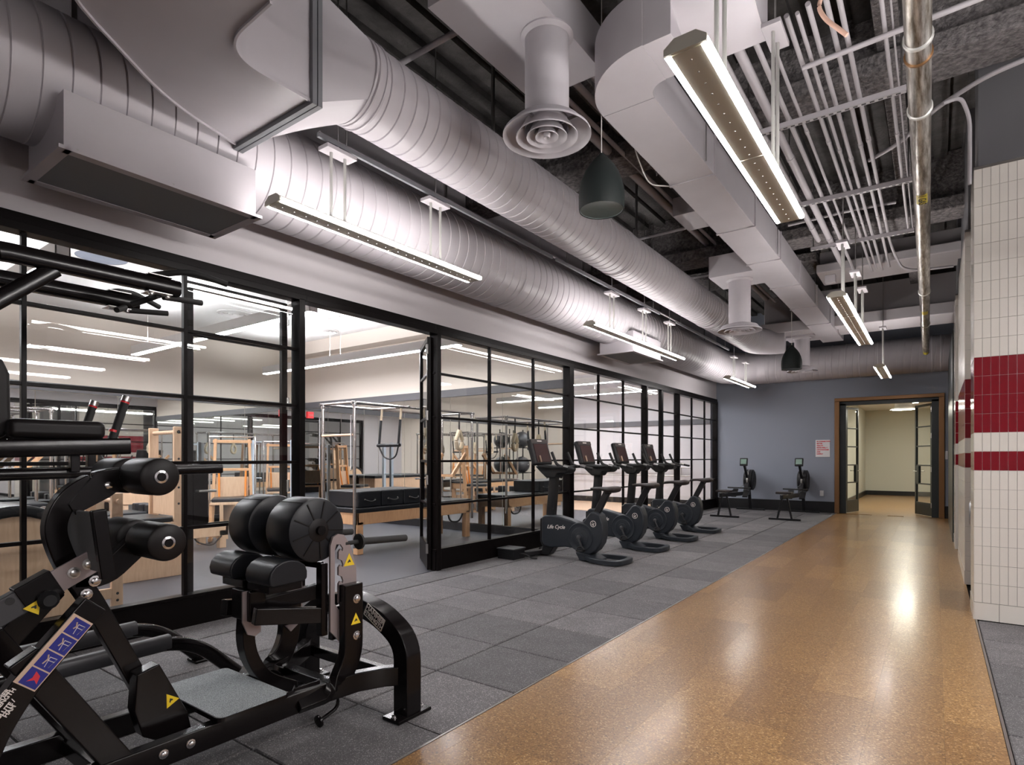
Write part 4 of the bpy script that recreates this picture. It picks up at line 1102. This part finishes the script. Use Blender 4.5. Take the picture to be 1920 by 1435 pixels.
    B().sweep(fillet([(ox-.60, -.26, .035), (ox-.52, -.22, .04), (ox-.44, 0, .045), (ox-.52, .22, .04), (ox-.60, .26, .035)], .08, 4), .08, .06).build('front_stabiliser', 'plastic_black', t, .012)
    B().pxz(P([(-.42, .02), (-.30, .02), (-.22, .13), (-.38, .18)]), -.07, .07).build('front_skirt', 'plastic_black', t, .01)
    for s in (-1, 1): B().lathe((ox-.62, s*.25-.02, .032), (0, 1, 0), [(.02, 0), (.032, .004), (.032, .036), (.02, .04)], 16).build('wheel', 'rubber_black', t)
    # printing on the side
    lettering('lettering', 'Life Cycle', .068, (ox-.175, -.0858, .405), (1, 0, .04), (0, 0, 1), 'white_print', sh, .35, 'CENTER', .001, .0012)
    lo = B().lathe((ox+.375, -.0862, .482), (0, -1, 0), [(.034, -.001), (.034, .0015), (.041, .0015), (.041, -.001)], 24, False).build('round_logo', 'white_print', sh)
    q = (ox+.375, -.087, .482)
    B().tube([(q[0]-.002, q[1], q[2]+.026), (q[0]-.016, q[1], q[2]-.004), (q[0]-.004, q[1], q[2]-.016)], .005, 6).tube([(q[0]+.003, q[1], q[2]-.026), (q[0]+.006, q[1], q[2]+.002), (q[0]+.018, q[1], q[2]+.006)], .005, 6).build('logo_strokes', 'white_print', lo)
    return t
bk = bike()
LB = ['graphite exercise bike nearest the viewpoint, its whole side and script lettering in view', 'graphite exercise bike second from the viewpoint in the row of four', 'graphite exercise bike third from the viewpoint in the row of four', 'graphite exercise bike at the far end of the row, toward the rowing machines']
for i, y in enumerate((6.62, 7.88, 9.12, 10.36)):
    o = bk if i == 0 else copy_tree(bk)
    o.location = (-3.85, y, 0); o['label'] = LB[i]
px_ = thing('power_box', (-4.48, 6.20, 0), 'low black box with a grey lid on the floor before the first bike', 'box')
B().b2((-4.62, 6.06, 0), (-4.36, 6.31, .125)).build('body', 'plastic_black', px_, .006)
B().b2((-4.63, 6.05, .125), (-4.35, 6.32, .14)).build('lid', 'plate_dark', px_, .004)
B().tube(fillet([(-4.36, 6.2, .06), (-4.28, 6.2, .07), (-4.22, 6.27, .012), (-4.16, 6.3, .012)], .05, 4), .01, 8).build('cord', 'rubber_black', px_)

# ================================================================== ROWING MACHINES
def rower():
    t = thing('rowing_machine', (-3.78, 14.2, 0), '', 'rowing machine', 'rowing machines by the far wall')
    ox = -3.78
    B().bar((ox, 12.95, .50), (ox, 15.35, .43), .06, .09).build('slide_rail', 'plastic_black', t, .006)
    B().bar((ox, 12.95, .545), (ox, 14.3, .51), .03, .01).build('steel_track', 'steel', t)
    a = B().bar((ox-.31, 13.25, .02), (ox+.31, 13.25, .02), .06, .04).build('rear_foot', 'plastic_black', t, .006)
    for s in (-1, 1): B().bar((ox+s*.14, 13.25, .03), (ox+s*.05, 13.25, .47), .035, .05, (0, 1, 0)).build('leg', 'plastic_black', t, .005)
    B().bar((ox-.34, 15.5, .02), (ox+.34, 15.5, .02), .06, .04).build('front_foot', 'plastic_black', t, .006)
    B().bar((ox, 15.5, .03), (ox, 15.35, .62), .05, .07, (1, 0, 0)).build('front_leg', 'plastic_black', t, .005)
    n = 12
    B().pxy([(ox-.15, 13.10), (ox+.15, 13.10), (ox+.17, 13.28), (ox+.06, 13.36), (ox-.06, 13.36), (ox-.17, 13.28)], .555, .60).build('seat', 'seat_brown_black', t, .015)
    B().b2((ox-.06, 13.15, .53), (ox+.06, 13.32, .557)).build('seat_carriage', 'steel', t)
    for s in (-1, 1):
        f = B().box((ox+s*.13, 14.55, .47), (.12, .28, .03), Matrix.Rotation(math.radians(38), 3, 'X')).build('footrest', 'plastic_black', t, .006)
        B().tube([(ox+s*.07, 14.56, .52), (ox+s*.13, 14.54, .55), (ox+s*.19, 14.56, .52)], .012, 6).build('foot_strap', 'rubber_black', f)
    fw = B().lathe((ox+.0, 15.43, .76), (1, 0, 0), [(.10, -.10), (.23, -.10), (.255, -.085), (.26, 0), (.255, .085), (.23, .10), (.10, .10)], 36).build('flywheel_cage', 'plastic_black', t)
    for s in (-1, 1):
        b = B()
        for k in range(4): b.lathe((ox+s*.101, 15.43, .76), (s, 0, 0), [(.07+.042*k, 0), (.07+.042*k, .006), (.085+.042*k, .006), (.085+.042*k, 0)], 32, False)
        b.build('vent_ring', 'plate_dark', fw)
    B().lathe((ox-.02, 15.43, .76), (1, 0, 0), [(.262, 0), (.264, .004), (.264, .036), (.262, .04)], 36, False).build('metal_band', 'steel', fw)
    B().pyz([(14.95, .43), (15.30, .44), (15.38, .72), (15.26, .80), (15.10, .62)], ox-.05, ox+.05).build('body_housing', 'plastic_black', t, .01)
    B().sweep(fillet([(ox, 15.28, .74), (ox, 15.04, 1.0), (ox, 14.90, 1.16)], .05, 3), .045, .07, (0, 1, 0)).build('monitor_arm', 'plastic_black', t, .005)
    mo = B().box((ox, 14.87, 1.21), (.18, .05, .19), Matrix.Rotation(math.radians(-12), 3, 'X')).build('monitor', 'plastic_black', t, .012)
    B().box((ox, 14.842, 1.222), (.13, .006, .12), Matrix.Rotation(math.radians(-12), 3, 'X')).build('display', 'monitor_lcd', mo)
    B().tube([(ox-.26, 14.45, .60), (ox-.10, 14.38, .60), (ox+.10, 14.38, .60), (ox+.26, 14.45, .60)], .017, 8).build('pull_handle', 'rubber_black', t)
    B().tube([(ox, 14.38, .60), (ox, 15.24, .70)], .006, 6).build('chain', 'steel', t)
    return t
r1_ = rower(); r1_['label'] = 'black rowing machine by the far wall, left one near the glazing'
r2_ = copy_tree(r1_); r2_.location = (-2.56, 14.25, 0); r2_['label'] = 'black rowing machine by the far wall, right one below the poster'
# small pieces at the foot of the tiled piers
tag(B().lathe((.32, 7.62, .62), (0, 0, 1), [(.03, 0), (.038, .02), (.038, .22), (.025, .25)], 12).build('wall_dispenser', 'steel'), 'dark grey fitting on the second tiled pier, beside the gap behind the first', 'fitting')

# ================================================================== PILATES STUDIO
def trapeze_table(loc, rz, label, dark=True):
    """table 2.3 m long (local +Y), 0.68 wide (local -X), with a chrome canopy frame"""
    t = thing('trapeze_table', (0, 0, 0), label, 'pilates table', 'trapeze tables')
    W, L, Z = .70, 2.35, .56
    for x in (0, -W):
        for y in (0, L): B().box((x+(-.045 if x == 0 else .045), y+(.05 if y == 0 else -.05), Z/2-.06), (.09, .10, Z-.12)).build('leg', 'oak', t, .005)
        B().b2((x-(.03 if x == 0 else -.03), 0, Z-.16), (x, L, Z)).build('side_rail', 'oak', t, .004)
    for y in (0, L-.03): B().b2((-W, y, Z-.16), (0, y+.03, Z)).build('end_rail', 'oak', t, .004)
    B().b2((-W-.01, -.02, Z), (.01, L+.02, Z+.07)).build('mat_pad', 'vinyl_black', t, .02, 3)
    for x in (.0, -W+.02):
        for y in (-.05, L+.05):
            B().cyl((x, y, .10 if y < 0 else .3), (x, y, 2.06), .022, None, 14).lathe((x, y, 2.03), (0, 0, 1), [(.03, -.03), (.034, 0), (.03, .035), (.01, .045)], 14).build('upright_post', 'chrome', t)
        B().cyl((x, -.1, 2.055), (x, L+.1, 2.055), .02, None, 14).build('top_rail', 'chrome', t)
    for y in (-.05, .93, L+.05): B().cyl((.03, y, 2.06), (-W-.01, y, 2.06), .019, None, 12).build('cross_rail', 'chrome', t)
    B().cyl((.0, -.06, 1.62), (-W+.02, -.06, 1.62), .018, None, 12).build('roll_down_bar', 'maple', t)
    sp = B()
    for x in (.0, -W+.02):
        for k in range(46): sp.lathe((x-.03, -.08, 1.15+.016*k), (0, 0, 1), [(.008, 0), (.012, .006), (.008, .012)], 6, False)
    sp.build('springs', 'steel', t)
    # trapeze swing
    sw = B().tube([(-.10, .86, 1.50), (-.58, .86, 1.50)], .026, 12).build('swing_bar', 'vinyl_black', t)
    for x in (-.13, -.55):
        B().tube([(x, .86, 1.50), (x, .90, 1.88)], .019, 8).build('strap', 'vinyl_black', sw)
        B().tube([(x, .90, 1.86), (x, .92, 2.05)], .017, 8).build('sleeve', 'fleece', sw)
    B().tube(fillet([(-.13, .86, 1.48), (-.2, .88, 1.33), (-.34, .88, 1.28), (-.48, .88, 1.33), (-.55, .86, 1.48)], .1, 4), .012, 6).build('safety_strap', 'rubber_black', sw)
    for y in (1.3, 2.1):
        f = B().tube([(-.02, y, 2.05), (-.02, y, 1.75)], .014, 6).build('loop_strap', 'rubber_black', t)
        B().tube(fillet([(-.02, y, 1.76), (-.02, y-.08, 1.60), (-.02, y-.05, 1.46), (-.02, y+.05, 1.46), (-.02, y+.08, 1.60), (-.02, y, 1.76)], .06, 4), .035, 8).build('fleece_loop', 'fleece', f)
    # wooden push bar at the far end
    pb = B()
    for x in (-.08, -.60): pb.bar((x, L-.35, 1.02), (x, L-.02, 1.38), .035, .06)
    pb.bar((-.05, L-.35, 1.02), (-.63, L-.35, 1.02), .04, .04).build('push_bar', 'oak', t)
    B().tube(fillet([(-.05, L-.5, Z-.1), (-.05, L-.45, Z-.28), (-.05, L-.2, Z-.3), (-.05, L-.1, Z-.1)], .1, 4), .014, 6).build('hanging_strap', 'rubber_black', t)
    t.location = loc; t.rotation_euler = (0, 0, rz)
    return t
T1 = trapeze_table((-6.30, 5.15, 0), 0, 'oak trapeze table with chrome frame just inside the open studio doorway, dark cushions on it')
def cushion(x0, x1, y0, y1, z, label):
    t = thing('box_cushion', ((x0+x1)/2, (y0+y1)/2, z), label, 'cushion', 'dark box cushions on the near table')
    B().b2((x0, y0, z), (x1, y1, z+.225)).build('block', 'vinyl_black', t, .02, 3)
    ym = (y0+y1)/2; zz = z+.105
    B().tube(fillet([(x1+.002, ym-.085, zz), (x1+.03, ym-.07, zz-.012), (x1+.035, ym, zz-.03), (x1+.03, ym+.07, zz-.012), (x1+.002, ym+.085, zz)], .03, 4), .010, 8).build('handle', 'rubber_black', t)
    b = B()
    for s in (-1, 1): b.lathe((x1, ym+s*.09, zz), (1, 0, 0), [(.014, -.004), (.013, .004), (.006, .006)], 12)
    b.build('handle_rivets', 'chrome', t)
    return t
for i, (y0, s) in enumerate(((5.17, 'nearest'), (5.59, 'middle'), (6.01, 'farthest'))):
    cushion(-6.96, -6.31, y0, y0+.41, .632, 'dark vinyl box cushion with a side handle on the oak table, %s of three' % s)
T2 = trapeze_table((-10.95, .7, 0), 0, 'trapeze table against the mirrored back wall deep in the studio')
# the low reformer whose leg shows behind the first steel mullion
def reformer(loc, label):
    t = thing('reformer', (0, 0, 0), label, 'pilates reformer', 'wooden reformers')
    W, L = .68, 2.4
    for x in (0, -W):
        B().b2((x-(.035 if x == 0 else -.035), 0, .18), (x, L, .33)).build('side_rail', 'maple', t, .004)
        for y in (.05, L-.13): B().b2((x-(.09 if x == 0 else -.09), y, 0), (x, y+.10, .26)).build('leg', 'maple', t, .005)
    for y in (0, L-.04): B().b2((-W, y, .12), (0, y+.04, .33)).build('end_board', 'maple', t, .004)
    B().b2((-W+.05, 1.1, .32), (-.05, 1.95, .42)).build('carriage', 'maple', t, .006)
    B().b2((-W+.06, 1.12, .42), (-.06, 1.93, .50)).build('carriage_pad', 'vinyl_black', t, .02, 3)
    for x in (-.12, -.34, -.56): B().b2((x-.07, 1.93, .42), (x+.07, 2.13, .60)).build('shoulder_rest', 'vinyl_black', t, .02, 3)
    B().tube(fillet([(-.08, .10, .30), (-.08, .35, .70), (-W+.08, .35, .70), (-W+.08, .10, .30)], .08, 4), .016, 10).build('foot_bar', 'chrome', t)
    for x in (-.12, -W+.12): B().bar((x, L-.04, .3), (x, L-.04, .62), .03, .04).build('riser', 'maple', t)
    sp = B()
    for x in (-.2, -.3, -.4, -.5):
        for k in range(34): sp.lathe((x, .2+.026*k, .26), (0, 1, 0), [(.010, 0), (.016, .01), (.010, .02)], 6, False)
    sp.build('springs', 'steel', t)
    B().tube(fillet([(-.02, L-.5, .30), (-.04, L-.45, .12), (.02, L-.25, .05), (0, L-.1, .18)], .08, 4), .012, 6).build('strap', 'vinyl_black', t)
    t.location = loc
    return t
reformer((-8.40, 2.1, 0), 'pale maple reformer low on the studio floor behind the first steel mullion')
reformer((-9.6, 2.0, 0), 'pale maple reformer second from the glass, farther into the studio')
reformer((-7.6, -.9, 0), 'pale maple reformer at the near end of the studio behind the left edge')
# ladder barrel close behind the glass at far left
lb = thing('ladder_barrel', (-5.6, 1.5, 0), 'pale wooden ladder barrel with padded dark top close behind the glass at far left', 'pilates barrel')
pf = [(.92, 0), (1.62, 0), (1.62, .50)]+[(1.27+.35*math.cos(math.radians(a)), .58+.37*math.sin(math.radians(a))) for a in range(0, 181, 12)]+[(.92, .5)]
for x in (-5.20, -5.72): B().pyz(pf, x-.03, x).build('side_panel', 'maple', lb, .005)
B().pyz([(1.27+.40*math.cos(math.radians(a)), .57+.41*math.sin(math.radians(a))) for a in range(-4, 185, 9)]+[(1.27+.33*math.cos(math.radians(a)), .57+.33*math.sin(math.radians(a))) for a in range(184, -5, -9)], -5.76, -5.17).build('padded_top', 'vinyl_black', lb, .02, 3)
B().b2((-5.72, .98, .1), (-5.20, 1.56, .16)).build('stretcher', 'maple', lb, .004)
for x in (-5.82, -6.42):
    B().b2((x-.045, 2.08, 0), (x+.0, 2.17, 1.0)).build('ladder_post', 'maple', lb, .008)
    B().b2((x-.04, 1.62, .08), (x-.005, 2.1, .17)).build('foot_rail', 'maple', lb, .004)
for z in (.35, .52, .69, .93): B().cyl((-6.45, 2.125, z), (-5.78, 2.125, z), .02, None, 12).build('rung', 'maple', lb)
bo = B()
for z in (.06, .12, .40): bo.lathe((-5.82, 2.125, z), (1, 0, 0), [(.012, 0), (.010, .004)], 10)
bo.build('bolt_caps', 'black_print', lb)
# tall wooden tower chair
tc = thing('tower_chair', (-7.1, 2.9, 0), 'tall pale wooden tower chair with dowel handle behind the foam rollers', 'pilates chair')
for x in (-6.84, -7.45):
    B().b2((x-.035, 3.05, 0), (x, 3.15, 1.66)).build('tall_post', 'maple', tc, .004)
    B().pyz([(2.50, 0), (3.06, 0), (3.06, .58), (2.92, .60), (2.50, .42)], x-.03, x-.002).build('side_panel', 'maple', tc, .004)
B().b2((-7.48, 2.52, .56), (-6.82, 3.06, .60)).build('seat_board', 'maple', tc, .004)
B().b2((-7.46, 2.56, .60), (-6.84, 3.04, .66)).build('seat_pad', 'vinyl_black', tc, .02, 3)
B().cyl((-7.46, 3.10, 1.60), (-6.84, 3.10, 1.60), .022, None, 12).build('dowel', 'maple', tc)
B().b2((-7.44, 3.08, .66), (-6.88, 3.11, 1.25)).build('back_board', 'maple', tc, .003)
B().bar((-7.40, 2.46, .18), (-6.90, 2.46, .18), .10, .03).build('pedal', 'maple', tc, .004)
bo = B()
for z in (1.60, 1.30, 1.14, .98, .8, .3): bo.lathe((-6.84, 3.10, z), (1, 0, 0), [(.013, 0), (.010, .004)], 10)
bo.build('bolt_caps', 'black_print', tc)
B().b2((-6.842, 2.98, .20), (-6.838, 3.04, .235)).build('maker_plate', 'plate_dark', tc)
B().lathe((-6.842, 2.78, .30), (1, 0, 0), [(.035, 0), (.03, .015), (.01, .02)], 8).build('star_knob', 'steel', tc)
# frame chairs
def frame_chair(loc, rz, label, straps=True):
    t = thing('frame_chair', (0, 0, 0), label, 'pilates chair', 'wooden frame chairs')
    for s in (-1, 1):
        B().bar((s*.30, .0, 0), (s*.25, .10, 1.62), .045, .075, (0, 1, 0)).build('side_post', 'oak', t, .004)
        B().bar((s*.30, .0, 0), (s*.30, -.55, 0.05), .05, .05).build('foot', 'oak', t, .004)
        B().bar((s*.29, -.5, .03), (s*.29, -.42, .60), .045, .06, (0, 1, 0)).build('front_leg', 'oak', t, .004)
        B().tube([(s*.34, .12, .0), (s*.34, .16, 1.66)], .014, 8).build('spring_rod', 'chrome', t)
        if straps: B().tube([(s*.20, .06, 1.10), (s*.19, -.02, .62)], .016, 6).build('strap', 'orange_strap', t)
    B().bar((-.29, .09, 1.58), (.29, .09, 1.58), .04, .05).build('top_bar', 'oak', t, .004)
    B().bar((-.27, .07, 1.12), (.27, .07, 1.12), .035, .045).build('middle_bar', 'oak', t, .004)
    B().tube([(-.34, .16, 1.66), (.34, .16, 1.66)], .014, 8).build('upper_rod', 'chrome', t)
    B().b2((-.30, -.50, .58), (.30, .02, .62)).build('seat_board', 'maple', t, .004)
    B().b2((-.28, -.48, .62), (.28, .0, .68)).build('seat_pad', 'vinyl_black', t, .02, 3)
    B().b2((-.24, .05, .68), (.24, .075, 1.0)).build('back_board', 'maple', t, .004)
    t.location = loc; t.rotation_euler = (0, 0, rz)
    return t
frame_chair((-9.3, 5.05, 0), math.radians(60), 'oak frame chair with orange straps beyond the big round pads')
frame_chair((-11.3, 7.2, 0), math.radians(60), 'oak frame chair with orange straps in the mirrored corner of the studio')
frame_chair((-9.9, -1.2, 0), PI, 'oak frame chair against the near end wall of the studio, farther from the glass')
frame_chair((-8.8, -1.2, 0), PI, 'oak frame chair against the near end wall of the studio, nearest the glass')
# pale steel spring towers
def tower(loc, label):
    t = thing('spring_tower', (0, 0, 0), label, 'spring tower', 'pale steel spring towers')
    B().b2((-.035, -.035, 0), (.035, .035, 1.66)).build('column', 'light_blue_metal', t, .008)
    B().b2((-.14, -.14, 0), (.14, .14, .02)).build('base_plate', 'light_blue_metal', t, .004)
    for z in (1.62, .92): B().tube([(0, 0, z), (.30, -.02, z)], .012, 8).build('peg', 'light_blue_metal', t)
    t.location = loc
    return t
tower((-10.9, 6.35, 0), 'pale blue steel spring tower left of the studio door post')
tower((-10.2, 6.75, 0), 'pale blue steel spring tower nearer the studio door post')
# dark storage bench under the mirrors and coloured bits
t = thing('storage_bench', (-11.6, 5.2, 0), 'pale wooden bench with dark pad along the studio back wall', 'bench')
B().b2((-11.9, 4.2, .50), (-11.3, 6.3, .80)).build('body', 'maple', t, .005)
for y in (4.25, 6.25): B().b2((-11.88, y-.05, 0), (-11.32, y+.05, .5)).build('leg', 'maple', t, .005)
B().b2((-11.92, 4.18, .80), (-11.28, 6.32, .87)).build('pad', 'vinyl_black', t, .02, 3)
# rack of exercise balls, seen in the end-wall mirror
t = thing('ball_rack', (-11.6, -.45, 0), 'black rack for exercise balls by the studio back wall', 'rack')
for y in (-.85, -.05):
    B().cyl((-11.78, y, 0), (-11.78, y, 2.3), .02, None, 10).build('post', 'powder_black', t)
    for z in (.80, 1.66): B().tube(fillet([(-11.78, y, z), (-11.30, y, z), (-11.26, y, z+.1)], .04, 3), .014, 8).build('arm', 'powder_black', t)
for z in (.80, 1.66): B().tube([(-11.42, -.87, z), (-11.42, -.03, z)], .016, 8).build('shelf_bar', 'powder_black', t)
B().b2((-11.9, -.95, 0), (-11.2, .05, .03)).build('base', 'powder_black', t, .005)
for z, s in ((1.08, 'lower'), (1.94, 'upper')):
    tt = thing('exercise_ball', (-11.55, -.45, z-.27), 'grey exercise ball on the %s level of the black rack' % s, 'exercise ball', 'grey exercise balls')
    B().ball((-11.55, -.45, z), .28, 28).build('ball', 'plate_dark', tt, sharp=90)
    B().lathe((-11.275, -.45, z), (1, 0, 0), [(.02, -.006), (.015, .006)], 12).build('valve', 'white_print', tt)
# studio ceiling vents and a flush speaker
def vent(x, y, R, label, rings=True):
    t = thing('ceiling_vent' if rings else 'ceiling_speaker', (x, y, 3.84), label, 'ceiling vent' if rings else 'speaker')
    B().lathe((x, y, 3.825), (0, 0, 1), [(R*.92, .0), (R, .004), (R, .025)], 36, False).build('rim', 'studio_white', t)
    if rings:
        for q in (.85, .62, .40, .2): B().lathe((x, y, 3.815), (0, 0, 1), [(R*(q-.12), .03), (R*q, 0), (R*q, .012), (R*(q-.10), .034)], 36, False).build('ring', 'studio_white', t)
    else: B().cyl((x, y, 3.83), (x, y, 3.845), R*.93, None, 36).build('grille', 'wall_blue_grey', t)
vent(-9.9, 7.2, .33, 'round white ceiling vent in the studio nearest the mirrored end wall')
vent(-9.93, 5.45, .30, 'round white ceiling vent in the middle of the studio ceiling')
vent(-8.48, 2.92, .30, 'flat grey round speaker flush in the studio ceiling at left', False)
# exit sign of the second studio and red sign reflected
es = tag(B().b2((-11.98, 7.60, 2.25), (-11.95, 7.76, 2.40)).build('exit_sign', 'exit_sign'), 'small red glowing exit sign on the studio back wall near the mirrored corner', 'exit sign')
lettering('lettering', 'EXIT', .06, (-11.947, 7.68, 2.32), (0, 1, 0), (0, 0, 1), 'white_print', es)
# second studio: barre, stack of mats, equipment rack
t = thing('ballet_barre', (-7.4, 15.6, 0), 'pale steel ballet barre along the second studio far wall', 'barre')
for z in (.82, 1.05): B().cyl((-9.2, 15.6, z), (-5.3, 15.6, z), .02, None, 10).build('rail', 'steel', t)
for x in (-9.0, -7.3, -5.6): B().tube([(x, 15.6, 1.05), (x, 15.6, .82), (x, 15.745, .82)], .014, 8).build('bracket', 'steel', t)
t = thing('wall_rack', (-9.85, 13.6, 0), 'black frame rack in the back corner of the second studio', 'rack')
for y in (13.2, 14.0): B().b2((-9.96, y-.03, 0), (-9.90, y+.03, 2.0)).build('upright', 'powder_black', t, .003)
for z in (.5, 1.2, 1.6, 1.95): B().b2((-9.95, 13.2, z), (-9.91, 14.0, z+.05)).build('crossbar', 'powder_black', t, .003)
for i in range(4):
    tag(B().b2((-9.4, 12.2, .0+.07*i), (-8.5, 12.75, .065+.07*i)).build('folded_mat', 'vinyl_black', None, .015, 3), 'dark folded exercise mat in the second studio, %s of the stack' % ('bottom', 'second from bottom', 'third from bottom', 'top')[i], 'mat', 'stack of folded mats')

# small repeated hardware that is too small to pick apart stays joined
for o in SC.objects:
    if o.name.split('.')[0] in ('rivets', 'bolts', 'slots', 'springs', 'screws', 'pleats', 'seams', 'pin_holes', 'bolt_caps', 'handle_rivets', 'hinges', 'vent_ring'): o['kind'] = 'stuff'
